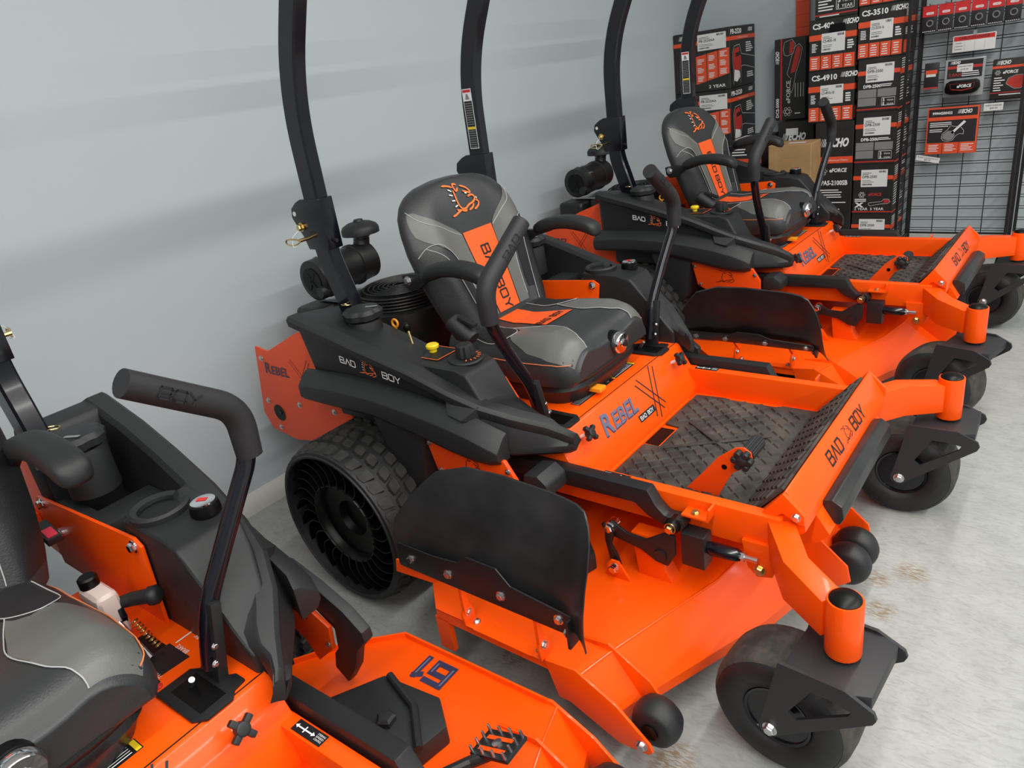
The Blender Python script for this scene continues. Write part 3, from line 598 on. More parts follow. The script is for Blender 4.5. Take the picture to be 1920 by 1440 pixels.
    fm = plane((.648, .02, .487), (0, 1, 0), (-.042, 0, .066))
    for wd, xx in (('BAD', -.150), ('BOY', .070)):
        t = MB(); wordmark(t, wd, xx, .014, .036, fm, k=.85); part('nose_lettering', t, 'black_ink', F_, smooth=False)
    t = MB(); dog(t, .022, .030, .0045, fm, .5); part('dog_emblem', t, 'black_ink', F_, smooth=False)
    bm_ = MB().prism([(.652, .405), (.652, .465), (.675, .47), (.70, .455), (.705, .42), (.695, .40)], -.25, .25)
    b_ = part('front_bumper', bm_, 'flap_rubber', R, bevel=.005, label='black rubber bumper bar')
    part('bumper_bracket', MB().prism([(.60, .34), (.60, .45), (.652, .45), (.685, .40), (.66, .37)], -.30, .30), 'orange_paint', b_)
    # seat deck and sloping front panel
    bx = MB(); bx.prism([(-.74, .571), (-.072, .571), (-.060, .565), (.018, .425), (.018, .39), (-.10, .39), (-.10, .44), (-.74, .44)], -.408, .408)
    S_ = part('seat_deck', bx, 'orange_paint', R, bevel=.004, seg=2, label='orange seat deck with sloping front')
    part('deck_seam', MB().box(-.075, -.072, -.405, .405, .5712, .5718), 'black_ink', S_, smooth=False)
    fm = plane((-.060, 0, .565), (0, 1, 0), (-.486, 0, .874))     # v up along the slope, origin at top edge
    t2 = MB(); fmb = plane((-.060, 0, .565), (0, 1, 0), (-.486, 0, .874), .0010); t = MB()
    def rebel(a, b, fa, fb, x, y, h):
        wds = [('R', h), ('EBEL', h * .78)]; X = x
        for wd, hh in wds:
            a.text(wd, X, y, hh, fa, shear=.25, bold=.02, w=hh * .80 * len(wd) * (1.05 if wd == 'R' else .92))
            b.text(wd, X - .002, y - .003, hh, fb, shear=.25, bold=.035, w=hh * .80 * len(wd) * (1.05 if wd == 'R' else .92)); X += hh * .80 * len(wd) * (1.05 if wd == 'R' else .93) + .004
        return X
    X = rebel(t, t2, fm, fmb, -.205, -.088, .066)
    part('model_lettering', t, 'slate_ink', S_, smooth=False); part('lettering_shadow', t2, 'indigo_ink', S_, smooth=False)
    t = MB()
    def xmark(t, fm, x0, y0, w, h, lw):
        for a, b in (((x0, y0 + h), (x0 + w * .72, y0)), ((x0 + w, y0 + h * 1.12), (x0 + w * .22, y0 - h * .14))):
            d = (Vector(b) - Vector(a)).normalized(); n = Vector((-d.y, d.x)) * lw * 1.15
            for k in (-1, 1): t.stroke([Vector(a) + n * k, Vector(b) + n * k], lw, fm)
    xmark(t, fm, .058, -.138, .120, .128, .0105); part('x_mark', t, 'black_ink', S_, smooth=False)
    t = MB(); t.quad(-.020, -.130, .085, -.106, fm); part('name_tab', t, 'black_ink', S_, smooth=False)
    f3 = plane((-.060, 0, .565), (0, 1, 0), (-.486, 0, .874), .0020); t = MB(); wordmark(t, 'BAD', -.013, -.124, .012, f3, k=.85); wordmark(t, 'BOY', .036, -.124, .012, f3, k=.85); part('tab_lettering', t, 'white_ink', S_, smooth=False)
    for s in (-1, 1):
        d = Vector((.874, 0, .486)); p = Vector((-.040, s * .305, .535))
        K = MB(); q = p + d * .030
        zax = d; xa = Vector((0, 1, 0)); ya = zax.cross(xa); Mk = Matrix((xa, ya, zax)).transposed().to_4x4(); Mk.translation = q
        for i in range(4): K.box(-.0065, .0065, 0, .028, 0, .016, Mk @ Matrix.Rotation(i * PI / 2 + .5, 4, 'Z'))
        K.lathe([(.014, -.006), (.014, .018), (.008, .019)], q, d, 16)
        k = part('star_knob', K, 'soft_rubber', R, bevel=.003, label='black four-lobed star knob')
        part('knob_shaft', MB().tube([p - d * .004, q], .006, 10), 'white_ink', k)
    # warning decal in front of the seat
    f4 = lambda u, v: (-.155 + v, u, .5718); f5 = lambda u, v: (-.155 + v, u, .5723)
    W = part('warning_decal', MB().quad(-.19, 0, .18, .036, f4), 'black_ink', S_, smooth=False)
    t = MB(); t.quad(-.188, .004, -.182, .032, f5)
    for i in range(3): t.poly([(p[0], p[1]) for p in circ(-.055 + i * .030, .018, .011, 14)], f5)
    for i in range(6): t.quad(-.178, .005 + i * .0046, -.075, .0075 + i * .0046, f5)
    part('warning_print', t, 'grey_ink', W, smooth=False)
    for a_, b_ in ((.035, .042), (.168, .178)): part('warning_band', MB().quad(a_, .002, b_, .034, f5), 'yellow_ink', W, smooth=False)
    for a_, b_ in ((.03, .034), (-.189, -.186)): part('red_band', MB().quad(a_, .002, b_, .034, f5), 'red_ink', W, smooth=False)
    t = MB()
    for i in range(4): t.quad(.048, .006 + i * .007, .162, .0085 + i * .007, f5)
    part('warning_text', t, 'white_ink', W, smooth=False)
    # brake decal and indicator on the left
    f4 = lambda u, v: (-.34 + v, .29 + u, .5718); f5 = lambda u, v: (-.34 + v, .29 + u, .5723)
    part('brake_decal', MB().prism([(-.34, .290), (-.26, .290), (-.255, .352), (-.335, .352)], .5712, .5722, 'z').prism([(-.285, .262), (-.245, .262), (-.245, .282), (-.285, .282)], .5712, .5722, 'z'), 'black_ink', S_, smooth=False)
    fb = plane((-.262, .347, .5722), (-1, 0, 0), (0, -1, 0), .0006); t = MB(); t.text('BRAKE', .008, -.014, .010, fb); t.text('PARK', .008, -.052, .010, fb); t.quad(.058, -.050, .062, -.012, fb)
    fb2 = plane((-.247, .279, .5722), (-1, 0, 0), (0, -1, 0), .0006); t.text('TTW', .006, -.013, .008, fb2)
    part('brake_print', t, 'white_ink', S_, smooth=False)
    part('indicator_lamp', MB().lathe([(.008, 0), (.008, .003), (.005, .005), (.001, .005)], (-.235, .272, .571), (0, 0, 1), 14), 'red_ink', S_)
    br = part('brake_handle', MB().tube([(-.43, .318, .668), (-.39, .336, .682), (-.345, .362, .690)], [.013, .015, .016], 12).lathe([(.021, 0), (.022, .012), (.016, .020), (.010, .022)], (-.350, .359, .689), (.75, .45, .12), 8), 'soft_rubber', R, ang=50)
    part('brake_plate', MB().prism([(-.45, .60), (-.44, .66), (-.40, .672), (-.395, .65), (-.42, .60)], .305, .318), 'black_gloss', br, bevel=.002)
    part('brake_rod', MB().tube([(-.41, .30, .648), (-.36, .305, .60), (-.325, .308, .575)], .0055, 8), 'zinc', br)
    sp = MB()
    for i in range(9): sp.torus(.007, .0018, Vector((-.385, .322, .635)).lerp(Vector((-.335, .330, .585)), i / 8), (.05, .008, -.05), 12, 5)
    part('brake_spring', sp, 'gold_zinc', br)
    part('brake_slot', MB().box(-.42, -.32, .292, .345, .5712, .5719), 'hub_black', S_, smooth=False)
    tk = part('overflow_tank', MB().box(-.50, -.40, .275, .322, .60, .715), 'tank_plastic', R, bevel=.018, seg=3, label='translucent white overflow tank')
    part('tank_cap', MB().lathe([(.020, 0), (.020, .02), (.016, .024), (.001, .024)], (-.475, .298, .714), (0, 0, 1), 16), 'hub_black', tk)
    # arms out to the caster barrels
    for s in (-1, 1):
        pts = [(.595, s * .395, .424), (.672, s * .520, .416), (.775, s * .592, .408)]
        m = MB(); P = [Vector(p) for p in pts]; rings = []
        for i, p in enumerate(P):
            hw_ = (.032, .030, .030)[i]; hh = (.052, .055, .048)[i]
            dr = ((P[1] - P[0]).normalized() if i == 0 else (P[2] - P[1]).normalized() if i == 2 else (P[2] - P[0]).normalized()); n = Vector((-dr.y, dr.x, 0)).normalized()
            rings.append([p + n * hw_ + Vector((0, 0, hh)), p - n * hw_ + Vector((0, 0, hh)), p - n * hw_ - Vector((0, 0, hh)), p + n * hw_ - Vector((0, 0, hh))])
        m.loft(rings); am = part('caster_arm', m, 'orange_paint', R, bevel=.004)
        part('arm_gusset', MB().prism([(.505, .41), (.575, .41), (.60, .36), (.585, .315), (.545, .305), (.52, .33)], s * .408, s * .425), 'orange_paint', am, bevel=.003)
        part('gusset_bolt', MB().bolt((.552, s * .425, .330), (0, s, 0), .013, .010), 'gold_zinc', am)
        B_ = part('caster_barrel', MB().lathe([(.0375, .333), (.0385, .337), (.0385, .470), (.0375, .474), (.030, .474)], (.803, s * .607, 0), (0, 0, 1), 32), 'orange_paint', R)
        part('barrel_cap', MB().lathe([(.0335, .472), (.0335, .476), (.029, .481), (.016, .485), (.001, .486)], (.803, s * .607, 0), (0, 0, 1), 28), 'hub_black', B_)

def casters(R, yaw):
    for s in (-1, 1):
        F = MB()
        F.prism([(-.092, -.105), (.045, -.105), (.088, -.085), (.088, .085), (.045, .105), (-.092, .105)], -.048, -.010, 'z')
        F.lathe([(.026, -.010), (.026, .004)], (0, 0, 0), (0, 0, 1), 20)
        fk = part('caster_fork', F, 'fork_powder', R, bevel=.004, loc=(.803, s * .607, .333), label='black steel caster fork')
        fk.rotation_euler = (0, 0, yaw[s])
        for t in (-1, 1):
            ya, yb = sorted((t * .098, t * .107))
            out = [(-.100, -.002), (.040, -.002), (.098, -.030), (.104, -.046), (.098, -.060), (-.088, -.212), (-.104, -.228), (-.124, -.231), (-.139, -.222), (-.144, -.206), (-.138, -.188)]
            hole = [(-.012, -.040), (.056, -.052), (.050, -.066), (-.058, -.146), (-.076, -.132), (-.028, -.046)]
            bm = bmesh.new(); ov = [bm.verts.new((p[0], ya, p[1])) for p in out]; hv = [bm.verts.new((p[0], ya, p[1])) for p in hole]
            es = [bm.edges.new((L[i], L[(i + 1) % len(L)])) for L in (ov, hv) for i in range(len(L))]
            bmesh.ops.triangle_fill(bm, edges=es, use_beauty=True, use_dissolve=False)
            g = bmesh.ops.extrude_face_region(bm, geom=bm.faces[:]); bmesh.ops.translate(bm, verts=[v for v in g['geom'] if isinstance(v, bmesh.types.BMVert)], vec=(0, yb - ya, 0))
            bmesh.ops.recalc_face_normals(bm, faces=bm.faces); me = bpy.data.meshes.new('fork_plate'); bm.to_mesh(me); bm.free()
            link('fork_plate', me, 'fork_powder', fk)
            part('axle_bolt', MB().bolt((-.116, t * .107, -.208), (0, t, 0), .014, .012), 'zinc', fk)
        prof = [(.078, -.062), (.085, -.074), (.110, -.083), (.138, -.080), (.156, -.066), (.163, -.045), (.165, 0), (.163, .045), (.156, .066), (.138, .080), (.110, .083), (.085, .074), (.078, .062)]
        tw = part('caster_tyre', MB().ringlathe(prof, (-.116, 0, -.208), (0, 1, 0), 48), 'tyre_rubber', fk, ang=60, label='smooth black caster tyre')
        tr = MB()
        tr.ringlathe([(.150, -.0715), (.1575, -.0655), (.1640, -.0455), (.1660, 0), (.1640, .0455), (.1575, .0655), (.150, .0715), (.145, 0)], (-.116, 0, -.208), (0, 1, 0), 48)
        part('tyre_crown', tr, 'tyre_tread', fk, ang=60)
        for t in (-1, 1): part('rim', MB().lathe([(.082, t * .066), (.080, t * .072), (.074, t * .070), (.066, t * .050), (.040, t * .040), (.032, t * .056), (.016, t * .058), (.001, t * .058)], (-.116, 0, -.208), (0, 1, 0), 36), 'black_gloss', fk, ang=40)

def drive_wheels(R):
    spoke = None; bl = None
    for s in (-1, 1):
        c = (-.757, s * .612, .262)
        w = part('drive_wheel', MB().ringlathe([(.262, -.150), (.270, -.150), (.282, -.146), (.286, -.130), (.287, 0), (.286, .130), (.282, .146), (.270, .150), (.262, .150)], (0, 0, 0), (0, 1, 0), 72), 'tyre_rubber', R, ang=50, loc=c, label='airless drive wheel band')
        if bl is None:
            m = MB(); n = 34; rnd = random.Random(3)
            for i in range(n):
                for row, (y0, wy) in enumerate(((-.118, .046), (-.062, .040), (-.008, .040), (.048, .042), (.108, .050))):
                    a = 2 * PI * (i + (.5 if row % 2 else 0) + rnd.uniform(-.06, .06)) / n; da = 2 * PI / n * .39; sk = (.5 if row in (1, 3) else -.35) * (1 if row < 2 else -1)
                    P = []
                    for r in (.284, .299):
                        k = 1 if r < .29 else .86
                        for ta, ty in ((-1, -1), (.15, -1.25), (1, -1), (1, 1), (-.1, 1.2), (-1, 1)):
                            an = a + da * k * ta + sk * ty * da * .5; yy = y0 + wy * .43 * k * ty
                            rr = r - (.012 if abs(yy) > .135 else 0); P.append((rr * math.cos(an), max(-.148, min(.148, yy)), rr * math.sin(an)))
                    m.add(P, [tuple(range(6, 12))] + [(j, (j + 1) % 6, 6 + (j + 1) % 6, 6 + j) for j in range(6)])
            bl = m.mesh('tread_blocks', smooth=False)
        o = link('tread_blocks', bl, 'tread_block', w); o['kind'] = 'stuff'
        if spoke is None:
            m = MB(); pr = []
            for i in range(13):
                t = i / 12; r = .142 + (.263 - .142) * t; an = .30 * t - .16 * math.sin(PI * t); pr.append((r, an))
            L = []
            for r, an in pr:
                d = .0018 / r; L.append([(r * math.cos(an - d), -.128, r * math.sin(an - d)), (r * math.cos(an - d), .128, r * math.sin(an - d)), (r * math.cos(an + d), .128, r * math.sin(an + d)), (r * math.cos(an + d), -.128, r * math.sin(an + d))])
            m.loft(L); spoke = m.mesh('spoke')
        for i in range(26):
            o = link('spoke', spoke, 'spoke_gloss', w); o.rotation_euler = (0, 2 * PI * i / 26, 0)
        part('hub', MB().lathe([(.150, -s * .10), (.150, s * .118), (.144, s * .124), (.138, s * .118), (.132, s * .095), (.09, s * .088), (.068, s * .084), (.060, s * .060), (.02, s * .058), (.001, s * .058)], (0, 0, 0), (0, 1, 0), 48), 'hub_black', w, ang=40)
        part('hub_ring', MB().torus(.146, .004, (0, s * .122, 0), (0, 1, 0), 48, 6), 'spoke_gloss', w)
        part('sidewall_ring', MB().torus(.268, .006, (0, s * .148, 0), (0, 1, 0), 60, 6), 'tyre_rubber', w)

def rops(R):
    for s in (-1, 1):
        P = fillet([(-.835, s * .42, .86), (-.870, s * .42, .98), (-.912, s * .42, 1.10), (-.915, s * .42, 1.24)], .10, 6)
        pst = part('roll_bar_post', MB().rtube(P, .050, .076, (0, 1, 0), .12), 'black_gloss', R, ang=30)
        part('pivot_sleeve', MB().prism([(-.968, 1.128), (-.862, 1.128), (-.862, 1.295), (-.958, 1.295), (-.985, 1.285), (-1.015, 1.265), (-1.022, 1.235), (-1.005, 1.205), (-.985, 1.175)], s * .390, s * .450), 'black_gloss', pst, bevel=.003)
        part('sleeve_hole', MB().lathe([(.008, 0), (.008, .001), (.001, .001)], (-1.002, s * .450, 1.248), (0, s, 0), 12), 'paper_white', pst)
        part('pivot_bolt', MB().bolt((-.978, s * .450, 1.205), (0, s, 0), .012, .016), 'gold_zinc', pst)
        part('lock_pin', MB().tube([(-.955, s * .445, 1.168), (-.955, s * .49, 1.168)], .006, 8).tube(crom([(-.955, s * .488, 1.168), (-.975, s * .495, 1.174), (-1.01, s * .50, 1.172), (-1.012, s * .50, 1.158), (-.978, s * .495, 1.154), (-.955, s * .488, 1.164)], 4), .0028, 6), 'gold_zinc', pst)
        part('pin_cord', MB().tube(crom([(-.978, s * .455, 1.20), (-.985, s * .49, 1.18), (-.98, s * .50, 1.15), (-.965, s * .485, 1.155)], 5), .0011, 5), 'white_ink', pst)
        part('sleeve_nut', MB().lathe([(.007, 0), (.007, .012)], (-.862, s * .42, 1.155), (1, 0, 0), 8), 'black_powder', pst)
    up = fillet([(-.908, -.42, 1.22), (-.905, -.42, 1.66), (-.745, -.42, 1.99), (-.745, .42, 1.99), (-.905, .42, 1.66), (-.908, .42, 1.22)], .16, 10)
    # build the hoop in three pieces of consistent side vector
    m = MB(); P = [p for p in up]; half = len(P) // 2
    post = fillet([(-.908, 0, 1.22), (-.905, 0, 1.62), (-.735, 0, 1.97)], .18, 10)
    h = part('roll_bar_hoop', MB().rtube([(p.x, -.42, p.z) for p in post], .050, .074, (0, 1, 0), .12), 'black_gloss', R, ang=30, label='black steel roll bar hoop')
    part('hoop_post', MB().rtube([(p.x, .42, p.z) for p in post], .050, .074, (0, 1, 0), .12), 'black_gloss', h, ang=30)
    part('hoop_crossbar', MB().rtube([(-.735, -.445, 1.985), (-.735, .445, 1.985)], .050, .074, (1, 0, .5), .12), 'black_gloss', h, ang=30)
    # warning label, on the front face of the left post
    f = plane((-.8675, .42, 1.32), (0, 1, 0), (0, 0, 1), .0015); f2 = plane((-.8675, .42, 1.32), (0, 1, 0), (0, 0, 1), .0022)
    f = lambda u, v: (-.8980 + u, .3944, 1.318 + v); f2 = lambda u, v: (-.8980 + u, .3939, 1.318 + v); f3 = lambda u, v: (-.8980 + u, .3935, 1.318 + v)
    part('hoop_label', MB().quad(-.030, 0, .016, .225, f), 'white_ink', h, smooth=False)
    part('label_body', MB().quad(-.027, .003, .013, .180, f2), 'black_ink', h, smooth=False)
    part('label_band', MB().quad(-.027, .212, .013, .222, f2), 'red_ink', h, smooth=False)
    part('label_mark', MB().quad(-.027, .074, .013, .084, f3), 'yellow_ink', h, smooth=False)
    t = MB()
    for i in range(20):
        if not .07 < .006 + i * .0086 < .086: t.quad(-.024, .006 + i * .0086, .010, .009 + i * .0086, f3)
    t.poly([(-.018, .186), (.004, .186), (-.004, .205), (-.012, .208)], f2)
    part('label_print', t, 'grey_ink', h, smooth=False)

def engine(R):
    E_ = part('engine_block', MB().box(-1.32, -.84, -.20, .20, .42, .72).box(-1.25, -.95, -.30, .30, .45, .66), 'engine_black', R, bevel=.02)
    part('blower_housing', MB().lathe([(.19, .70), (.195, .74), (.185, .80), (.165, .815), (.10, .815)], (-1.03, -.03, 0), (0, 0, 1), 40), 'engine_black', R, ang=40)
    fs = part('fan_screen', MB().lathe([(.165, .81), (.165, .855), (.15, .868), (.03, .872), (.001, .872)], (-1.03, -.03, 0), (0, 0, 1), 40), 'hub_black', R)
    for k in range(5): part('screen_ring', MB().torus(.169, .0045, (-1.03, -.03, .815 + k * .012), (0, 0, 1), 44, 6), 'engine_black', fs)
    for k in range(7): part('screen_ring', MB().torus(.03 + k * .02, .0035, (-1.03, -.03, .875), (0, 0, 1), 40, 6), 'engine_black', fs)
    ac = part('air_cleaner', MB().lathe([(.075, 0), (.083, .004), (.083, .05), (.086, .055), (.086, .07), (.082, .075), (.080, .21), (.086, .213), (.086, .225), (.080, .23), (.078, .30), (.066, .31)], (-1.335, -.215, .925), (0, 1, .03), 32), 'engine_black', R, ang=40, label='round black air cleaner canister')
    e = MB().lathe([(.055, -.004), (.055, .004)], (-1.335, -.215, .925), (0, 1, .03), 28).box(-.006, .006, -.006, .0, -.04, .04, Matrix.Translation((-1.335, -.215, .925)) @ Matrix.Rotation(.6, 4, 'Y')).box(-.006, .006, -.006, .0, -.04, .04, Matrix.Translation((-1.335, -.215, .925)) @ Matrix.Rotation(-.6, 4, 'Y'))
    part('canister_cap', e, 'hub_black', ac)
    part('dust_valve', MB().lathe([(.022, 0), (.026, .02), (.022, .034)], (-1.282, -.232, .885), (0, 1, 0), 18), 'soft_rubber', ac)
    part('clip', MB().box(-1.34, -1.325, -.165, -.135, 1.004, 1.015).box(-1.275, -1.262, -.165, -.13, .966, .980), 'zinc', ac, bevel=.002)
    part('intake_elbow', MB().tube(fillet([(-1.335, .02, .95), (-1.335, .07, 1.0), (-1.335, .078, 1.045)], .04, 4), .034, 16), 'engine_black', ac)
    part('intake_clamp', MB().torus(.034, .004, (-1.335, .078, 1.035), (0, 0, 1), 24, 6), 'zinc', ac)
    part('rain_cap', MB().lathe([(.052, 1.046), (.080, 1.046), (.080, 1.066), (.072, 1.080), (.05, 1.092), (.022, 1.098), (.018, 1.106), (.001, 1.107)], (-1.335, .078, 0), (0, 0, 1), 32), 'soft_rubber', ac)
    br = part('cleaner_bracket', MB().box(-1.40, -1.22, -.17, .10, .826, .834), 'zinc', R)
    part('bracket_leg', MB().box(-1.38, -1.34, -.16, .08, .60, .826).box(-1.27, -1.235, -.15, .08, .70, .826), 'engine_black', br)
    part('valve_cover', MB().box(-1.45, -1.28, -.26, -.02, .68, .82), 'engine_black', R, bevel=.03, seg=3)
    part('breather_cover', MB().box(-1.45, -1.28, .02, .26, .68, .80), 'engine_black', R, bevel=.03, seg=3)
    part('engine_fins', MB().box(-1.24, -1.15, -.22, -.14, .74, .83).box(-1.24, -1.15, -.13, -.05, .74, .825), 'engine_black', R, bevel=.006)
    part('lifting_eye', MB().box(-1.145, -1.12, -.20, -.17, .80, .86).bolt((-1.13, -.185, .86), (0, 0, 1), .012, .01), 'zinc', R)
    for s in (-1, 1):
        m = MB(); m.prism([(-1.415, .742), (-1.335, .730), (-1.13, .822), (-.95, .885), (-.90, .86), (-.90, .40), (-1.02, .40), (-1.30, .352), (-1.455, .375), (-1.488, .448), (-1.435, .66)], s * .488, s * .496)
        g = part('engine_guard', m, 'orange_plate', R, bevel=.001, label='orange engine guard plate')
        for bx, bz in ((-1.392, .695), (-1.43, .505), (-1.215, .522), (-1.39, .392), (-1.0, .53)): part('bolt', MB().bolt((bx, s * .496, bz), (0, s, 0), .010, .006), 'zinc', g)
        part('guard_hole', MB().lathe([(.036, 0), (.036, .0012), (.001, .0012)], (-1.372, s * .4962, .460), (0, s, 0), 22), 'hub_black', g)
        part('hole_bolt', MB().lathe([(.010, 0), (.010, .004), (.001, .004)], (-1.365, s * .497, .462), (0, s, 0), 10), 'engine_black', g)
        f = plane((-1.385, -.4965, .635), (1, 0, 0), (0, 0, 1)) if s < 0 else plane((-1.06, .4965, .635), (-1, 0, 0), (0, 0, 1))
        t = MB(); X = 0
        for wd, hh in (('R', .046), ('EBEL', .036)): t.text(wd, X, 0, hh, f, shear=.2, bold=.02, w=hh * .8 * len(wd)); X += hh * .8 * len(wd) + .003
        part('guard_lettering', t, 'indigo_ink', g, smooth=False)
        t = MB()
        for a, b in (((.185, .075), (.27, -.03)), ((.30, .085), (.20, -.045))):
            d = (Vector(b) - Vector(a)).normalized(); n = Vector((-d.y, d.x)) * .007
            for k in (-1, 1): t.stroke([Vector(a) + n * k, Vector(b) + n * k], .0045, f)
        part('guard_x_mark', t, 'black_ink', g, smooth=False)
    part('rear_bumper', MB().box(-1.47, -1.40, -.488, .488, .44, .52), 'orange_plate', R, bevel=.004)
    part('rear_frame', MB().box(-1.38, -.05, -.36, -.29, .34, .44).box(-1.38, -.05, .29, .36, .34, .44).box(-.74, -.66, -.48, .48, .26, .34), 'black_powder', R, bevel=.004)

def deck(R, flap):
    zt = .222
    half = [(-.42, .64), (-.345, .745), (-.215, .862), (.235, .862)]
    fold = [(.275, .862), (.30, .765), (.42, .39), (.455, .16)]
    # top plate
    m = MB(); top = [(x, y) for x, y in half] + fold + [(x, -y) for x, y in fold[::-1]] + [(x, -y) for x, y in half[::-1]]
    top = [(-.44, .30)] + top + [(-.44, -.30)]
    m.prism(top[::-1], zt - .006, zt, 'z')
    D = part('mower_deck', m, 'orange_paint', R, bevel=.001, label='orange mowing deck top')
    # sloping front apron from the fold down to the front lip
    low = [(.345, .862, .115), (.385, .74, .105), (.545, .36, .110), (.60, .16, .112)]
    a = MB()
    for s in (-1, 1):
        V = [(fx, s * fy, zt) for fx, fy in fold] + [(x, s * y, z) for x, y, z in low]
        a.add(V, [(i, i + 1, 5 + i, 4 + i) for i in range(3)])
    a.add([(fold[3][0], .16, zt), (low[3][0], .16, .112), (low[3][0], -.16, .112), (fold[3][0], -.16, zt)], [(0, 1, 2, 3)])
    part('deck_apron', a, 'orange_paint', D)
    for s in (-1, 1): part('fold_highlight_tube', MB().tube([(fx, s * fy, zt - .0005) for fx, fy in fold], .0035, 8), 'orange_paint', D)  # thin tube added on the bare fold so it catches a highlight line
    # skirt
    k = MB()
    for s in (-1, 1):
        k.add([(.235, s * .862, zt), (-.215, s * .862, zt), (-.345, s * .745, zt), (-.42, s * .64, zt), (.235, s * .862, zt - .035), (-.215, s * .862, zt - .035), (-.345, s * .745, .09), (-.42, s * .64, .09)], [(0, 1, 5, 4), (1, 2, 6, 5), (2, 3, 7, 6)])
        k.add([(x, s * y, z) for x, y, z in low] + [(x, s * y, .075) for x, y, z in low], [(i, i + 1, 5 + i, 4 + i) for i in range(3)])
        if s > 0: k.add([(.235, .862, zt - .035), (-.215, .862, zt - .035), (-.215, .862, .08), (.235, .862, .08)], [(0, 1, 2, 3)])
        if s < 0: k.box(-.225, -.175, -.862, -.845, .08, zt - .03)
    k.add([(low[3][0], .16, .112), (low[3][0], -.16, .112), (low[3][0], -.16, .07), (low[3][0], .16, .07)], [(0, 1, 2, 3)])
    part('deck_skirt', k, 'orange_paint', D)
    part('deck_inside', MB().box(-.36, .28, -.74, .74, .13, .14), 'hub_black', D)
    # raised rim along the left edge
    part('edge_rim', MB().rtube([(-.42, .64, zt + .004), (-.345, .745, zt + .004), (-.215, .860, zt + .004), (.25, .860, zt + .004)], .006, .022, (0, 1, 0), .1), 'orange_paint', D)
    for s in (-1, 1):
        # wheel cheeks
        part('outer_cheek', MB().prism([(.17, .222), (.262, .232), (.37, .175), (.455, .095), (.462, .075), (.452, .062), (.37, .055), (.235, .115), (.20, .115)], s * .860, s * .868), 'orange_paint', D, bevel=.001)
        part('inner_cheek', MB().prism([(.185, .225), (.292, .240), (.405, .170), (.455, .095), (.455, .065), (.40, .07), (.32, .11), (.20, .2)], s * .752, s * .760), 'orange_paint', D, bevel=.001)
        part('cheek_bolt', MB().bolt((.435, s * .868, .085), (0, s, 0), .012, .010), 'zinc', D)
        sw = part('anti_scalp_wheel', MB().lathe([(.022, -.038), (.044, -.038), (.054, -.030), (.061, -.012), (.062, .0), (.061, .012), (.054, .030), (.044, .038), (.022, .038)], (.445, s * .806, .112), (0, 1, 0), 36), 'soft_rubber', R, ang=50, label='black anti-scalp roller')
        part('roller_hub', MB().lathe([(.021, -.044), (.021, .044)], (.445, s * .806, .112), (0, 1, 0), 16), 'hub_black', sw)
    for y in (-.01, .075):
        sw = part('anti_scalp_wheel', MB().lathe([(.022, -.036), (.046, -.036), (.058, -.028), (.065, -.012), (.066, .0), (.065, .012), (.058, .028), (.046, .036), (.022, .036)], (.662, y, .105), (0, 1, 0), 36), 'soft_rubber', R, ang=50, label='black centre anti-scalp roller')
    for y in (-.085, .145): part('centre_cheek', MB().prism([(.50, .222), (.60, .222), (.68, .150), (.69, .10), (.66, .075), (.58, .08), (.52, .12)], y - .004, y + .004), 'orange_paint', D, bevel=.001)
    # 61 emblem on the left
    t = MB(); f = plane((-.060, .80, zt), (-1, 0, 0), (0, -1, 0)); f2 = plane((-.060, .80, zt), (-1, 0, 0), (0, -1, 0), .0018)
    def bars(tb, L, w):
        for a, b in L:
            A = Vector(a); B = Vector(b); d = (B - A).normalized() * w * .5; n = Vector((-d.y, d.x)); tb.add([f(*(A - d + n)), f(*(B + d + n)), f(*(B + d - n)), f(*(A - d - n))], [(0, 1, 2, 3)])
    bars(t, [((-.045, .030), (-.045, -.030)), ((-.045, .030), (.005, .030)), ((-.045, -.030), (.005, -.030)), ((.005, -.030), (.005, .003)), ((.005, .003), (-.030, .003)), ((.040, -.030), (.040, .030)), ((.040, .030), (.026, .022))], .017)
    part('deck_number', t, 'indigo_ink', D, smooth=False, label='dark 61 deck number')
    t = MB(); bars(t, [((-.045, .026), (-.045, -.026)), ((.040, -.030), (.040, .022)), ((.005, -.026), (.005, .0))], .005); t.v = [(x, y, z + .0007) for x, y, z in t.v]
    part('number_highlight', t, 'slate_ink', D, smooth=False)['kind'] = 'stuff'
    # belt covers
    for s in (-1, 1):
        bc = part('belt_cover', MB().prism([(-.30, .40), (-.12, .70), (.05, .715), (.12, .66), (.10, .56), (.02, .42)] if s > 0 else [(-.30, -.40), (.02, -.42), (.10, -.50), (.06, -.62), (-.15, -.62)], zt, .275, 'z'), 'pod_plastic', R, bevel=.006)
        if s > 0:
            part('cover_ridge', MB().tube([(-.10, .70, .282), (.02, .66, .282), (.11, .58, .282)], .010, 10), 'soft_rubber', bc)
            part('cover_knob', MB().lathe([(.022, .275), (.024, .290), (.018, .296), (.001, .297)], (-.01, .60, 0), (0, 0, 1), 5), 'pod_plastic', bc)
    # discharge side hinge brackets
    for x in (-.090, .165):
        hb = part('hinge_bracket', MB().prism([(-.835, zt), (-.835, .255), (-.848, .285), (-.868, .285), (-.880, .262), (-.876, zt)], x - .004, x + .004, 'x').box(x - .03 if x > 0 else x, x if x > 0 else x + .03, -.876, -.835, zt, zt + .005), 'orange_paint', R, bevel=.001)
        part('hinge_bolt', MB().bolt((x + (.004 if x < 0 else .004), -.860, .266), (1, 0, 0), .010, .009), 'zinc', hb)
        part('mount_bolt', MB().bolt((x + (.02 if x < 0 else -.02), -.850, zt + .005), (0, 0, 1), .009, .008), 'zinc', hb)
    part('hinge_plate', MB().prism([(-.090, -.876), (.165, -.876), (.165, -.835), (-.090, -.835)], zt, zt + .003, 'z'), 'orange_paint', R)
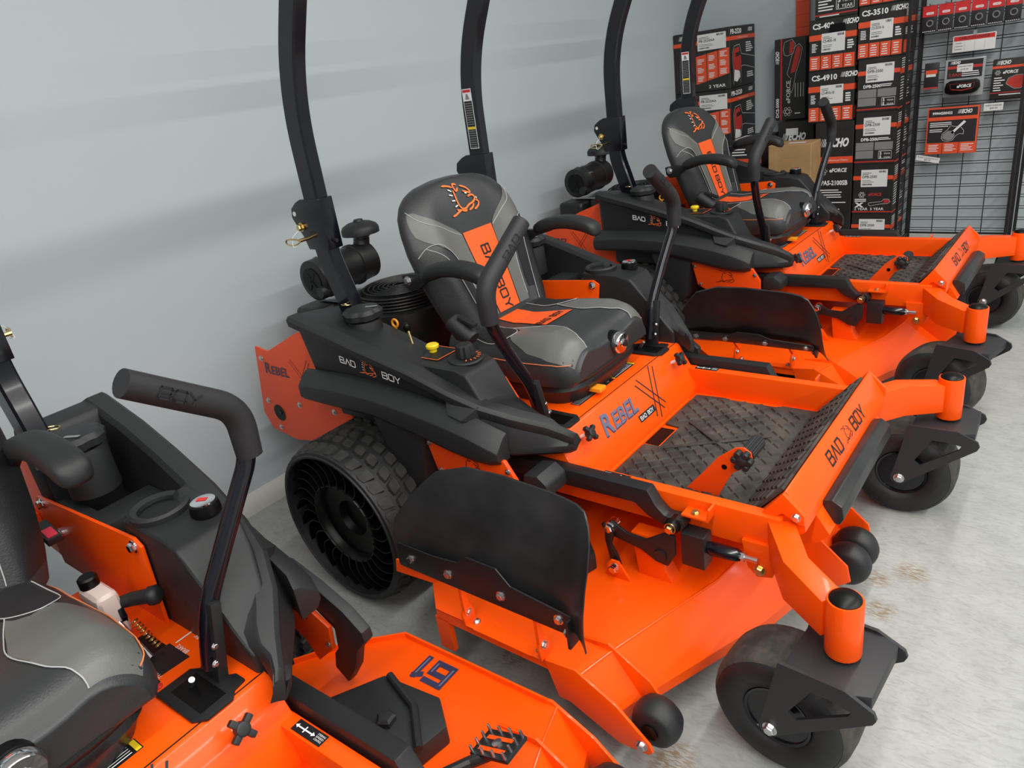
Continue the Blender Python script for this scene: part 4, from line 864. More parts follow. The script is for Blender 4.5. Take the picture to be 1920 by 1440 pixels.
    # discharge flap: origin on the hinge line; rises from it, x along the deck
    prof = [(.00, .055), (-.004, .10), (.002, .15), (.022, .21), (.050, .27), (.078, .32), (.098, .354)]
    def flp(x, t, off=0.):
        y, z = interp(t, [(i / 6, *p) for i, p in enumerate(prof)]); return (x, y + off, z)
    xsn = [-.27 + i * .0325 for i in range(19)]
    def zmax(x): return interp(x, [(-.31, .45), (-.27, .62), (-.20, .84), (-.10, .98), (.02, 1.0), (.17, .97), (.28, .92), (.32, .78), (.335, .60)])[0]
    m = MB(); xx = [-.31, -.29, -.27, -.235, -.20, -.15, -.10, -.04, .02, .08, .13, .17, .21, .25, .28, .305, .322, .335]
    Fr = []; Bk = []; kk = 12
    for x in xx:
        zm = zmax(x); curl = .06 * max(0, (x - .22) / .115) ** 2 if x > .22 else 0; cl = -.020 * max(0, (-.20 - x) / .11) ** 1.5 if x < -.2 else 0
        Fr.append([flp(x, zm * j / kk, -.003 - curl + cl) for j in range(kk + 1)]); Bk.append([flp(x, zm * j / kk, .003 - curl + cl) for j in range(kk + 1)])
    m.loft([f_ + b_[::-1] for f_, b_ in zip(Fr, Bk)])
    fl = part('discharge_flap', m, 'flap_rubber', R, ang=50, loc=(.008, -.858, .312), label='black rubber discharge flap'); fl.rotation_euler = (flap, 0, 0)
    pl = MB(); pl.prism([(-.31, .045), (.27, .045), (.275, .105), (.10, .125), (.06, .165), (-.04, .165), (-.075, .135), (-.17, .125), (-.30, .125), (-.315, .11)], -.0240, -.0180)
    part('flap_plate', pl, 'black_powder', fl, bevel=.003)
    part('flap_hanger', MB().box(-.100, -.090, -.016, .004, -.05, .06), 'orange_paint', fl); part('flap_hanger', MB().box(.150, .160, -.016, .004, -.05, .06), 'orange_paint', fl)
    part('flap_corner', MB().prism([(-.345, .005), (-.335, .05), (-.15, .05), (-.19, .02)], -.016, -.010), 'orange_paint', fl)
    for bx, bz in ((-.255, .085), (-.115, .085), (.065, .085), (.240, .085)): part('flap_bolt', MB().bolt((bx, -.024, bz), (0, -1, 0), .011, .009), 'zinc', fl)
    part('flap_end', MB().box(.268, .276, -.040, .010, .02, .10), 'black_powder', fl, bevel=.002)
    part('end_bolt', MB().bolt((.268, -.030, .062), (-1, 0, 0), .010, .009), 'zinc', fl)
    # deck lift linkage, both sides
    for s in (-1, 1):
        la = MB(); y0, y1 = s * .420, s * .462
        la.prism([(-.22, .475), (-.22, .505), (-.20, .512), (.262, .512), (.285, .470), (.31, .445), (.36, .445), (.368, .425), (.355, .405), (.33, .405), (.26, .430), (.22, .462), (-.20, .455)], y0, y1)
        A = part('lift_arm', la, 'black_powder', R, bevel=.006, label='black deck lift arm')
        part('arm_pivot', MB().lathe([(.017, -.012), (.021, -.006), (.021, .030), (.015, .036), (.012, .042), (.001, .042)], (.335, s * .445, .425), (0, s, 0), 18), 'hub_black', A)
        part('pivot_bolt', MB().bolt((.335, s * .480, .425), (0, s, 0), .013, .013), 'gold_zinc', A)
        bc = MB(); bc.prism([(.115, .372), (.150, .392), (.20, .365), (.255, .362), (.32, .405), (.345, .40), (.345, .34), (.32, .295), (.285, .300), (.24, .325), (.13, .345)], s * .470, s * .480)
        B = part('bellcrank', bc, 'black_powder', R, bevel=.003)
        part('crank_bolt', MB().bolt((.145, s * .480, .370), (0, s, 0), .015, .014).lathe([(.018, -.03), (.018, .0)], (.145, s * .480, .370), (0, s, 0), 14), 'chrome', B)
        part('crank_boss', MB().lathe([(.019, 0), (.019, .006), (.001, .006)], (.30, s * .480, .325), (0, s, 0), 16), 'black_powder', B)
        part('rod_block', MB().box(.36, .425, *sorted((s * .425, s * .475)), .315, .415), 'black_powder', B, bevel=.003)
        part('adjust_rod', MB().tube([(.425, s * .45, .375), (.44, s * .45, .374), (.50, s * .445, .372), (.515, s * .444, .372)], [.016, .020, .018, .012], 12), 'black_gloss', B)
        part('rod_nut', MB().lathe([(.014, 0), (.014, .014)], (.508, s * .444, .372), (1, 0, 0), 6).lathe([(.008, 0), (.008, .05)], (.505, s * .444, .372), (1, 0, 0), 10), 'zinc', B)
        lk = MB(); lk.prism([(.135, .375), (.158, .375), (.160, .345), (.152, .32), (.170, .285), (.178, .255), (.160, .240), (.145, .255), (.140, .29), (.132, .33)], s * .484, s * .492)
        K = part('hanger_link', lk, 'black_powder', R, bevel=.002)
        part('link_bracket', MB().prism([(.135, zt), (.140, .262), (.155, .278), (.178, .278), (.190, .262), (.215, zt)], s * .500, s * .508), 'orange_paint', R, bevel=.001)
        part('link_bolt', MB().bolt((.165, s * .508, .256), (0, s, 0), .014, .014), 'chrome', K)
        part('frame_post', MB().prism([(.215, .222), (.205, .33), (.20, .36), (.285, .36), (.30, .26), (.32, .222)], s * .41, s * .46), 'orange_paint', R, bevel=.003)
    # foot pedal with studs on the left of the deck
    Mp = Matrix.Translation((.285, .648, .325)) @ Matrix.Rotation(-.35, 4, 'Y')
    pd = part('lift_pedal', MB().box(-.055, .055, -.035, .035, -.005, .005, Mp), 'black_powder', R, bevel=.003)
    part('pedal_inset', MB().box(-.04, .035, -.022, -.012, .0055, .0062, Mp).box(-.04, .035, .008, .018, .0055, .0062, Mp), 'orange_paint', pd, smooth=False)
    for i in range(4):
        for j in range(4):
            if 0 < i < 3 and 0 < j < 3: continue
            part('stud', MB().xf(Matrix()) .lathe([(.004, 0), (.003, .016), (.0005, .017)], Mp @ Vector((-.048 + i * .032, -.030 + j * .020, .004)), Mp.to_3x3() @ Vector((0, 0, 1)), 8), 'zinc', pd)
    part('pedal_bolt', MB().lathe([(.011, 0), (.011, .006), (.001, .007)], Mp @ Vector((0, 0, .004)), Mp.to_3x3() @ Vector((0, 0, 1)), 14), 'zinc', pd)
    part('pedal_arm', MB().tube([(.29, .648, .318), (.24, .60, .30), (.20, .48, .33)], .013, 10), 'black_powder', pd)
    # foot rest peg in the pan
    pg = part('peg_arm', MB().prism([(.262, .392), (.365, .392), (.395, .455), (.415, .49), (.455, .515), (.470, .538), (.465, .562), (.445, .574), (.422, .568), (.372, .528), (.315, .455)], -.252, -.246), 'orange_plate', R, bevel=.001, label='orange foot peg arm')
    part('peg_hole', MB().lathe([(.008, 0), (.008, .001), (.001, .001)], (.390, -.2525, .502), (0, -1, 0), 12), 'hub_black', pg)
    k = MB(); k.lathe([(.016, 0), (.017, .02), (.010, .024), (.001, .024)], (.445, -.252, .540), (0, -1, 0), 16)
    for i in range(6):
        a = 2 * PI * i / 6; k.lathe([(.0095, .0), (.010, .018), (.007, .022), (.001, .022)], (.445 + .021 * math.cos(a), -.252, .540 + .021 * math.sin(a)), (0, -1, 0), 10)
    part('peg_knob', k, 'soft_rubber', pg)
    pr = MB(); rings = []
    for y in (-.246, -.16, -.155): rings.append([(.450 + (.020 + (.0018 if i % 2 else 0) - (.003 if y > -.157 else 0)) * math.cos(2 * PI * i / 40), y, .548 + (.020 + (.0018 if i % 2 else 0) - (.003 if y > -.157 else 0)) * math.sin(2 * PI * i / 40)) for i in range(40)])
    part('foot_peg', pr.loft(rings), 'soft_rubber', pg, ang=20, label='knurled black foot peg')

def copy_tree(o, parent=None):
    c = o.copy(); COL.objects.link(c); c.parent = parent
    for ch in list(o.children): copy_tree(ch, c)
    return c
mower = empty('riding_mower', (0, 0, .04))
chassis(mower); casters(mower, {-1: math.radians(-4), 1: math.radians(2)}); drive_wheels(mower); deck(mower, 0.0); engine(mower); rops(mower); pods(mower); levers(mower); seat(mower)
tag(mower, 'orange and black zero-turn mower in the middle of the row, whole in view', 'mower', 'zero-turn mowers in a row')
near = copy_tree(mower); near.location = (.0248, -1.8409, .04); near.rotation_euler = (0, 0, .02293)
near['label'] = 'orange zero-turn mower nearest the camera, cut off at the lower left'
far = copy_tree(mower); far.location = (-.01446, 1.9418, .04); far.rotation_euler = (0, 0, -.01819)
far['label'] = 'orange zero-turn mower farthest away, in front of the stacked cartons'
for o in far.children:
    if o.name.startswith('discharge_flap'): o.rotation_euler = (.78, 0, 0)
    if o.name.startswith('caster_fork'): o.rotation_euler = (0, 0, math.radians(-12 if o.location.y < 0 else 0))
for o in near.children:
    if o.name.startswith('caster_fork'): o.rotation_euler = (0, 0, math.radians(4))
TOP0 = set(bpy.data.objects)
# ------------------------------------------------------------------ cartons and display along the right wall
def face(O, U, V, off=.0009): return plane(O, U, V, off)
def fr(x0, y, z0, k=1): return face((x0, y, z0), (1, 0, 0), (0, 0, 1), .0009 * k)
def sd(x1, y, z0, k=1): return face((x1, y, z0), (0, 1, 0), (0, 0, 1), .0009 * k)
def lines(mb, x, y, w, n, dy, h, fn, seed=1, center=False):
    r = random.Random(seed)
    for i in range(n):
        ww = w * r.uniform(.6, 1.0); xo = x + (w - ww) / 2 if center else x
        mb.quad(xo, y - i * dy, xo + ww, y - i * dy + h, fn)
def echo(mb, x, y, h, fn):
    for i in range(4):
        a = x + i * h * .20; mb.poly([(a, y), (a + h * (.05 + .025 * i), y), (a + h * .30 + h * (.05 + .025 * i), y + h), (a + h * .30, y + h)], fn)
    mb.text('ECHO', x + h * .95, y, h, fn, w=h * 2.6, shear=.3, bold=.05)
def eforce(mb, x, y, h, fn): mb.text('eFORCE', x, y, h, fn, w=h * 4.6, shear=.15, bold=.035)
def atom(mb, cx, cy, r, fn):
    for a in (0, PI / 3, 2 * PI / 3):
        P = [(cx + r * math.cos(t) * math.cos(a) - .38 * r * math.sin(t) * math.sin(a), cy + r * math.cos(t) * math.sin(a) + .38 * r * math.sin(t) * math.cos(a)) for t in [2 * PI * i / 14 for i in range(15)]]
        for p, q in zip(P, P[1:]): mb.stroke([p, q], r * .16, fn)
def barcode(mb, x, y, w, h, fn, seed=1):
    r = random.Random(seed); a = x
    while a < x + w: k = r.uniform(.0012, .004); mb.quad(a, y, a + k, y + h, fn); a += k + r.uniform(.001, .003)
def carton(name, x0, x1, y0, y1, z0, z1, label, m='carton_black', group=None):
    o = part(name, MB().box(x0, x1, y0, y1, z0, z1), m, None, bevel=.004, seg=1)
    # origin at the base
    c = Vector(((x0 + x1) / 2, (y0 + y1) / 2, z0)); o.data.transform(Matrix.Translation(-c)); o.location = c
    return tag(o, label, 'box', group)
def pr(name, mb, m, o):
    p = part(name, mb, m, o, smooth=False); p.location = -o.location; return p
def sticker(o, fn1, fn2, x, y, w, h, txt, seed):
    pr('sticker', MB().quad(x, y, x + w, y + h, fn1), 'paper_white', o)
    t = MB(); t.text(txt, x + w * .06, y + h * .52, h * .15, fn2, w=w * .55, bold=.01); lines(t, x + w * .06, y + h * .80, w * .4, 2, h * .08, h * .025, fn2, seed); lines(t, x + w * .06, y + h * .36, w * .5, 2, h * .09, h * .02, fn2, seed + 1)
    barcode(t, x + w * .06, y + h * .10, w * .35, h * .09, fn2, seed); barcode(t, x + w * .68, y + h * .82, w * .24, h * .12, fn2, seed + 3)
    pr('sticker_print', t, 'black_ink', o)
def cs_box(x0, x1, z0, z1, name, code, label, seed, handle=False):
    W, H = x1 - x0, z1 - z0; o = carton('tool_carton', x0, x1, 3.75, 4.15, z0, z1, label, group='black and orange tool cartons')
    f1, f2, f3 = fr(x0, 3.75, z0), fr(x0, 3.75, z0, 2), fr(x0, 3.75, z0, 3); g1 = sd(x1, 3.75, z0)
    s = MB(); s.quad(0, H * .60, W, H * .71, f1)
    pr('orange_band', s, 'carton_orange', o); pr('side_band', MB().quad(0, H * .60, .4, H * .71, g1), 'carton_orange', o)
    for a_ in (.02, .13): pr('side_panel', MB().quad(a_, H * .04, a_ + .09, H * .28, g1), 'carton_orange', o)
    for i in range(4): pr('orange_panel', MB().quad(W * (.02 + .245 * i), H * .03, W * (.245 + .245 * i), H * .30, f1), 'carton_orange', o)
    t = MB(); t.text(name, W * .07, H * .82, H * .10, f1, bold=.035); echo(t, W * .70, H * .85, H * .09, f1)
    for i in range(4): lines(t, W * (.05 + .245 * i), H * .24, W * .14, 5, H * .045, H * .018, f2, seed * 7 + i, True)
    lines(t, W * .06, H * .53, W * .13, 6, H * .03, H * .016, f1, seed); lines(t, W * .82, H * .52, W * .14, 4, H * .045, H * .028, f1, seed + 9)
    lines(t, .05, H * .85, .2, 6, H * .03, H * .015, g1, seed + 4); lines(t, .05, H * .5, .25, 5, H * .03, H * .015, g1, seed + 5)
    pr('carton_print', t, 'white_ink', o)
    if handle: pr('hand_hole', MB().prism([(.40, .74), (.42, .69), (.60, .69), (.66, .74), (.64, .84), (.44, .84)] and [(x0 + W * a, z0 + H * b) for a, b in ((.42, .74), (.46, .70), (.74, .70), (.78, .75), (.76, .88), (.44, .88))], 3.7495, 3.7485), 'hub_black', o)
    sticker(o, f2, f3, W * .27, H * .36, W * .50, H * .36, code, seed)
    return o
def dpb_box(x0, x1, z0, z1, label, seed, kind=0):
    W, H = x1 - x0, z1 - z0; o = carton('tool_carton', x0, x1, 3.75, 4.15, z0, z1, label, group='black and orange tool cartons')
    f1, f2, f3 = fr(x0, 3.75, z0), fr(x0, 3.75, z0, 2), fr(x0, 3.75, z0, 3); g1 = sd(x1, 3.75, z0)
    pr('orange_band', MB().quad(0, H * .70, W, H * .78, f1), 'carton_orange', o); pr('side_band', MB().quad(0, H * .66, .4, H * .76, g1), 'carton_orange', o); pr('side_line', MB().quad(0, H * .02, .4, H * .05, g1), 'carton_orange', o)
    pr('red_line', MB().quad(0, H * .045, W, H * .07, f1), 'carton_red', o)
    t = MB(); lines(t, .03, H * .92, .3, 5, H * .04, H * .018, g1, seed); lines(t, .03, H * .58, .3, 9, H * .05, H * .02, g1, seed + 2)
    if kind == 0:
        t.text('DPB-2500', W * .15, H * .46, H * .055, f1, bold=.035); lines(t, W * .55, H * .50, W * .4, 2, H * .03, H * .015, f1, seed)
        for i, (a, b) in enumerate(((.03, .28), (.50, .28), (.03, .12))): pr('spec_panel', MB().quad(W * a, H * b, W * (a + .44), H * (b + .15), f1), 'grey_ink', o)
        t.quad(W * .60, H * .11, W * .92, H * .118, f1).quad(W * .60, H * .252, W * .92, H * .26, f1).quad(W * .60, H * .11, W * .607, H * .26, f1).quad(W * .913, H * .11, W * .92, H * .26, f1)
        for k, (n, y) in enumerate((('2', .19), ('5', .12))): t.text(n, W * .63, H * y, H * .05, f1, bold=.035); t.text('YEAR', W * .73, H * y, H * .03, f1, w=W * .16)
    else:
        atom(t, W * .24, H * .40, H * .065, f1); pr('red_lettering', (lambda q: (eforce(q, W * .40, H * .38, H * .055, f1), q)[1])(MB()), 'carton_red', o)
        lines(t, W * .06, H * .30, W * .3, 2, H * .035, H * .02, f1, seed); t.text('X', W * .06, H * .155, H * .085, f1, w=W * .24, bold=.06)
        P = [(W * .42, H * .20), (W * .42, H * .235), (W * .75, H * .265), (W * .80, H * .31), (W * .92, H * .31), (W * .96, H * .26), (W * .90, H * .22), (W * .72, H * .215), (W * .46, H * .175), (W * .42, H * .20)]
        for a, b in zip(P, P[1:]): t.stroke([a, b], .004, f1)
        pr('blower_picture', MB().poly([(W * .80, H * .23), (W * .80, H * .30), (W * .92, H * .30), (W * .94, H * .26), (W * .90, H * .235)], f1), 'carton_red', o)
        t.text('2 YEAR  5 YEAR', W * .06, H * .09, H * .05, f1, w=W * .75, bold=.01)
    pr('carton_print', t, 'white_ink', o)
    sticker(o, f2, f3, W * .20, H * .56, W * .66, H * .34, 'DPB-2500', seed + 40)
    return o
dpb_box(-.325, -.065, -.04, .285, 'black tool carton at the foot of the right-hand stack beside the wire grid', 1, 1)
dpb_box(-.325, -.065, .285, .635, 'black carton with a large white X and a blower drawing, second from the floor', 2, 1)
dpb_box(-.325, -.065, .635, .985, 'lower of the two cartons with grey spec panels beside the wire grid', 3)
dpb_box(-.325, -.065, .985, 1.325, 'upper of the two cartons with grey spec panels beside the wire grid', 4)
cs_box(-.335, -.06, 1.325, 1.645, 'CS-3510', 'CS-3510-16', 'chainsaw carton with orange panels directly above the two grey-panelled cartons', 5)
cs_box(-.34, -.05, 1.645, 1.96, 'CS-310', 'CS-310', 'orange-panelled carton cut off by the top edge, on the stack beside the grid', 6)
# tall brush attachment carton
o = carton('tool_carton', -.595, -.335, 3.75, 4.15, -.04, .94, 'tall narrow black carton with a trimmer drawing beneath the chainsaw cartons', group='black and orange tool cartons')
f1, f2 = fr(-.595, 3.75, 0), fr(-.595, 3.75, 0, 2); W = .26
pr('orange_band', MB().quad(0, .655, W, .70, f1), 'carton_orange', o)
t = MB(); echo(t, .035, .77, .055, f1); t.text('The Professional Choice', .045, .670, .013, f2); atom(t, .060, .60, .030, f1); eforce(t, .105, .592, .026, f1); t.text('DPAS-2100SB', .022, .50, .032, f1, w=.21, bold=.035)
for k, y in enumerate((.46, .425, .37, .32, .265, .20)): lines(t, .02, y, .21, 2 if k in (0, 1) else 1, .016, .007, f1, 60 + k)
P = [(.075, .06), (.115, .05), (.125, .075), (.155, .14), (.165, .20), (.195, .255), (.215, .25), (.205, .20), (.175, .15), (.150, .09), (.14, .06)]
for a, b in zip(P, P[1:]): t.stroke([a, b], .005, f1)
t.text('eFORCE', .13, -.0, .02, f1, w=.10)
pr('carton_print', t, 'white_ink', o)
pr('trimmer_picture', MB().poly([(.175, .185), (.190, .245), (.207, .243), (.20, .195), (.188, .175)], f1), 'carton_orange', o)
pr('voltage_print', MB().text('56V', .15, .03, .03, f1, bold=.01), 'carton_red', o)
cs_box(-.65, -.345, .94, 1.283, 'CS-4910', 'CS-4910-18', 'orange-panelled chainsaw carton without a hole, standing on the tall narrow carton', 7)
cs_box(-.65, -.345, 1.283, 1.61, 'CS-400', 'CS-400-18', 'orange-panelled chainsaw carton with a torn open hand hole', 8, True)
o = carton('tool_carton', -.615, -.345, 3.75, 4.15, 1.61, 1.98, 'black carton marked 5 YEAR 1 YEAR on top of the torn chainsaw carton', group='black and orange tool cartons')
f1 = fr(-.615, 3.75, 1.61); pr('red_line', MB().quad(0, .02, .27, .028, f1), 'carton_red', o)
t = MB(); lines(t, .02, .12, .10, 5, .018, .008, f1, 71); lines(t, .03, .012, .2, 1, .02, .006, f1, 72)
t.quad(.135, .045, .25, .048, f1).quad(.135, .12, .25, .123, f1).quad(.135, .045, .138, .123, f1).quad(.247, .045, .25, .123, f1)
for n, y in (('5', .088), ('1', .053)): t.text(n, .145, y, .026, f1, bold=.035); t.text('YEAR', .17, y, .02, f1, w=.07)
pr('carton_print', t, 'white_ink', o)
# leaning slim chainsaw box, wide box, shelf-high boxes behind the far mower
o = carton('tool_carton', -1.0, -.765, 4.06, 4.18, .945, 1.52, 'slim upright black carton with vertical lettering and a red chainsaw against the wall', group='black and orange tool cartons')
fv = face((-.975, 4.06, .965), (0, 0, 1), (-1, 0, 0), .0009); f1 = fr(-1.0, 4.06, .945); f2 = fr(-1.0, 4.06, .945, 2)
pr('red_line', MB().quad(.045, 0, .058, .575, f1), 'carton_red', o)
t = MB(); fv = lambda u, v: f1(.035 - v, u); t.text('DCS-5000', .02, .0, .022, fv, w=.14, bold=.035); echo(t, .40, .0, .026, fv); fw = lambda u, v: f1(.12 - v, u); t.text('eFORCE', .12, 0, .03, fw, w=.16, bold=.01); atom(t, .10, .06, .035, f1)
for k in range(4): lines(t, .155 + k * .02, .16, .004, 1, 1, .10, f1, k)
lines(t, .155, .04, .06, 1, .02, .008, f1, 3)
for P in ([(.115, .30), (.095, .33), (.115, .40), (.14, .50), (.18, .53), (.205, .50), (.19, .42), (.16, .33), (.14, .22), (.125, .19), (.115, .23), (.125, .30)], [(.075, .46), (.065, .50), (.075, .55), (.13, .565), (.155, .53), (.14, .47), (.10, .455), (.075, .46)]):
    for a, b in zip(P, P[1:]): t.stroke([a, b], .004, f1)
pr('carton_print', t, 'white_ink', o)
pr('saw_picture', MB().poly([(.12, .33), (.14, .42), (.16, .50), (.18, .52), (.195, .49), (.18, .41), (.155, .34)], f1).poly([(.11, .47), (.115, .55), (.135, .555), (.148, .53), (.135, .475)], f1), 'carton_red', o)
o = carton('tool_carton', -.925, -.66, 3.93, 4.18, -.04, .94, 'black carton with large white lettering under the slim upright carton', group='black and orange tool cartons')
f1, f2 = fr(-.925, 3.93, 0), fr(-.925, 3.93, 0, 2)
pr('orange_band', MB().quad(0, .725, .265, .765, f1), 'carton_orange', o); t = MB(); echo(t, .03, .81, .05, f1); t.text('The Professional Choice', .04, .738, .012, f2); pr('carton_print', t, 'white_ink', o)
pr('paper_slip', MB().quad(.06, .845, .15, .895, f2), 'paper_white', o)
o = carton('tool_carton', -1.195, -.94, 3.62, 4.0, -.04, .87, 'black carton with a white sheet on top beside the blower cartons', group='black and orange tool cartons')
f1, f2, f3 = fr(-1.195, 3.62, 0), fr(-1.195, 3.62, 0, 2), fr(-1.195, 3.62, 0, 3)
pr('orange_band', MB().quad(0, .70, .255, .735, f1), 'carton_orange', o); pr('sticker', MB().quad(.19, .60, .245, .675, f2).quad(.03, .63, .10, .68, f2), 'paper_white', o); t = MB(); lines(t, .03, .80, .15, 3, .02, .008, f1, 4); pr('carton_print', t, 'white_ink', o)
sh = tag(part('paper_sheet', MB().box(-1.15, -.98, 3.64, 3.86, .871, .874), 'paper_white', None, smooth=False), 'white paper sheet lying on the black carton behind the far seat', 'paper')
o = carton('tool_carton', -.85, -.60, 3.52, 3.78, -.04, .50, 'black and orange carton under the plain brown box', group='black and orange tool cartons')
f1 = fr(-.85, 3.52, 0); pr('orange_band', MB().quad(0, .38, .25, .42, f1), 'carton_orange', o); pr('side_band', MB().quad(0, .40, .26, .46, sd(-.60, 3.52, 0)), 'carton_orange', o)
o = carton('brown_carton', -.845, -.545, 3.50, 3.72, .50, .835, 'plain brown cardboard box behind the far mower seat', 'carton_brown')
pr('tape_label', MB().quad(.12, .05, .24, .11, lambda u, v: (-.845 + u, 3.50 + v, .8362)), 'paper_white', o)
pr('box_scuff', MB().quad(.10, .245, .21, .249, fr(-.845, 3.50, .50)), 'brown_paper', o)
# blower cartons in the corner
for i in range(4):
    z0 = -.04 + i * .425; z1 = z0 + .423
    o = carton('blower_carton', -1.645, -1.20, 3.70, 4.19, z0, z1, ['lowest of the four stacked blower cartons in the corner', 'second from the floor of the stacked blower cartons in the corner', 'blower carton just under the top one in the corner stack', 'topmost blower carton in the room corner'][i], group='blower cartons in the corner')
    f1, f2, f3 = fr(-1.645, 3.70, z0), fr(-1.645, 3.70, z0, 2), fr(-1.645, 3.70, z0, 3); g1, g2 = sd(-1.20, 3.70, z0), sd(-1.20, 3.70, z0, 2); W, H, D = .445, .423, .49
    pr('orange_band', MB().quad(0, H * .78, W, H * .845, f1), 'carton_orange', o); pr('side_band', MB().quad(0, H * .78, D, H * .845, g1), 'carton_orange', o)
    for k in range(3): pr('orange_panel', MB().poly([(W * (.40 + .2 * k), H * (.13 + .045 * k)), (W * (.588 + .2 * k), H * (.172 + .045 * k)), (W * (.588 + .2 * k), H * (.62 + .03 * k)), (W * (.40 + .2 * k), H * (.59 + .03 * k))], f1), 'carton_orange', o)
    t = MB(); t.text('PB-2520', W * .14, H * .64, H * .06, f1, w=W * .22, bold=.035); lines(t, W * .14, H * .58, W * .2, 3, H * .03, H * .014, f1, i)
    for k in range(3):
        for j in range(3): lines(t, W * (.43 + .2 * k), H * (.25 + .045 * k + .14 * j), W * .12, 4, H * .024, H * .012, f2, 10 * k + j)
    t.text('2 YEAR', W * .62, H * .05, H * .05, f1, w=W * .3, bold=.01); echo(t, W * .1, H * .885, H * .07, f1)
    t.text('PB-2520', D * .03, H * .88, H * .075, g1, w=D * .42, bold=.035); echo(t, D * .70, H * .895, H * .06, g1); t.text('Professional Choice', D * .30, H * .80, H * .025, g2, w=D * .4)
    lines(t, D * .62, H * .70, D * .33, 5, H * .035, H * .02, g1, 31); lines(t, D * .66, H * .20, D * .28, 3, H * .035, H * .02, g1, 33)
    B = [(.12, .06), (.14, .20), (.10, .40), (.10, .58), (.16, .68), (.36, .70), (.40, .62), (.44, .54), (.98, .46)]
    B2 = [(.98, .26), (.56, .34), (.44, .34), (.40, .22), (.40, .06)]
    for L in (B, B2):
        for a, b in zip(L, L[1:]): t.stroke([(a[0] * D, a[1] * H), (b[0] * D, b[1] * H)], .006, g2)
    t.poly([(D * .14, H * .12), (D * .16, H * .30), (D * .36, H * .26), (D * .38, H * .16), (D * .26, H * .09)], g2)
    pr('carton_print', t, 'white_ink', o)
    pr('blower_picture', MB().poly([(D * .14, H * .30), (D * .12, H * .56), (D * .18, H * .64), (D * .34, H * .66), (D * .36, H * .58), (D * .22, H * .57), (D * .22, H * .50), (D * .42, H * .52), (D * .44, H * .36), (D * .36, H * .26)], g1), 'carton_red', o)
    sticker(o, f2, f3, W * .44, H * .68, W * .50, H * .26, 'PB-2520AA', 80 + i)
# ---- red clip strip
cl = tag(part('clip_strip', MB().box(-.885, -.785, 4.180, 4.192, 1.50, 2.6), 'carton_orange', None, bevel=.002), 'red plastic clip strip hanging on the wall above the slim carton', 'display strip')
for i in range(6): part('strip_fold', MB().box(-.883, -.787, 4.1785, 4.180, 1.58 + i * .085, 1.583 + i * .085), 'carton_red', cl, smooth=False)
# ---- wire grid stand
def grid_panel(name, x0, x1, y, z0, z1, label, axis='x'):
    g = empty(name, ((x0 + x1) / 2, y, 0) if axis == 'x' else (y, (x0 + x1) / 2, 0)); tag(g, label, 'grid panel', 'wire grid panels'); L = g.location
    def P(a, z, d=0.): return Vector((a, y + d, z) if axis == 'x' else (y + d, a, z)) - L
    for a in (x0, x1): part('grid_upright', MB().box(-.009, .009, -.009, .009, -.04, z1 - .0, Matrix.Translation(P(a, 0))), 'grid_black', g)
    w = MB(); n = max(2, round((x1 - x0) / .152))
    for i in range(1, n): a = x0 + (x1 - x0) * i / n; w.tube([P(a, z0), P(a, z1)], .0032, 5)
    z = z0 + .015
    while z < z1:
        for dz in (0, .017): w.tube([P(x0, z + dz, -.004), P(x1, z + dz, -.004)], .0028, 5)
        z += .078
    o = part('wire_mesh', w, 'grid_black', g, smooth=False); o['kind'] = 'stuff'
    part('bottom_bar', MB().box(-(x1 - x0) / 2 if axis == 'x' else -.006, (x1 - x0) / 2 if axis == 'x' else .006, -.006 if axis == 'x' else -(x1 - x0) / 2, .006 if axis == 'x' else (x1 - x0) / 2, z0 - .012, z0), 'grid_black', g)
    return g
grid_panel('wire_grid_panel', -.015, .60, 4.11, .075, 2.1, 'black wire grid panel hung with products against the right wall')
grid_panel('wire_grid_panel', .645, 1.26, 4.11, .075, 2.1, 'black wire grid panel at the right edge of the picture')
grid_panel('wire_grid_panel', 3.72, 4.08, -.022, .075, 2.1, 'narrow black wire grid panel beside the grey-panelled cartons', 'y')
grid_panel('wire_grid_panel', 3.80, 4.08, .622, .075, 2.1, 'black wire grid panel seen edge on between the two wall panels', 'y')
# ---- hanging goods
for i in range(6):
    x0 = -.005 + i * .0925; Y = 4.01
    o = part('chain_pack', MB().box(0, .084, 0, .012, 0, .160), 'card_black', None, bevel=.001, loc=(x0, Y, 1.43))
    tag(o, ['leftmost red-topped saw chain pack on the grid', 'second red-topped saw chain pack from the left', 'third red-topped saw chain pack from the left', 'fourth red-topped saw chain pack from the left', 'fifth red-topped saw chain pack from the left', 'rightmost red-topped saw chain pack on the grid'][i], 'chain pack', 'saw chain packs')
    f = face((0, 0, 0), (1, 0, 0), (0, 0, 1)); f2 = face((0, 0, 0), (1, 0, 0), (0, 0, 1), .0018)
    part('red_header', MB().quad(0, .095, .084, .160, f), 'red_ink', o, smooth=False)
    t = MB(); t.poly(circ(.045, .112, .010, 12) and [(.024, .108), (.062, .108), (.066, .115), (.062, .122), (.024, .122), (.020, .115)], f2)
    r = random.Random(i)
    for k in range(7): t.quad(.006 + k * .011, .005, .013 + k * .011, .009, f2)
    part('pack_print', t, 'white_ink', o, smooth=False)
    t = MB(); t.text('CHAIN', .026, .1115, .007, face((0, 0, 0), (1, 0, 0), (0, 0, 1), .0026), w=.034); part('pack_name', t, 'red_ink', o, smooth=False)
    part('chain', MB().torus(.018, .004, (.045, -.003, .055), (0, 1, .1), 14, 5), 'grey_ink', o)
    part('hook', MB().tube([(.042, .10, .165), (.042, -.02, .165), (.042, -.025, .172)], .003, 6), 'zinc', o)
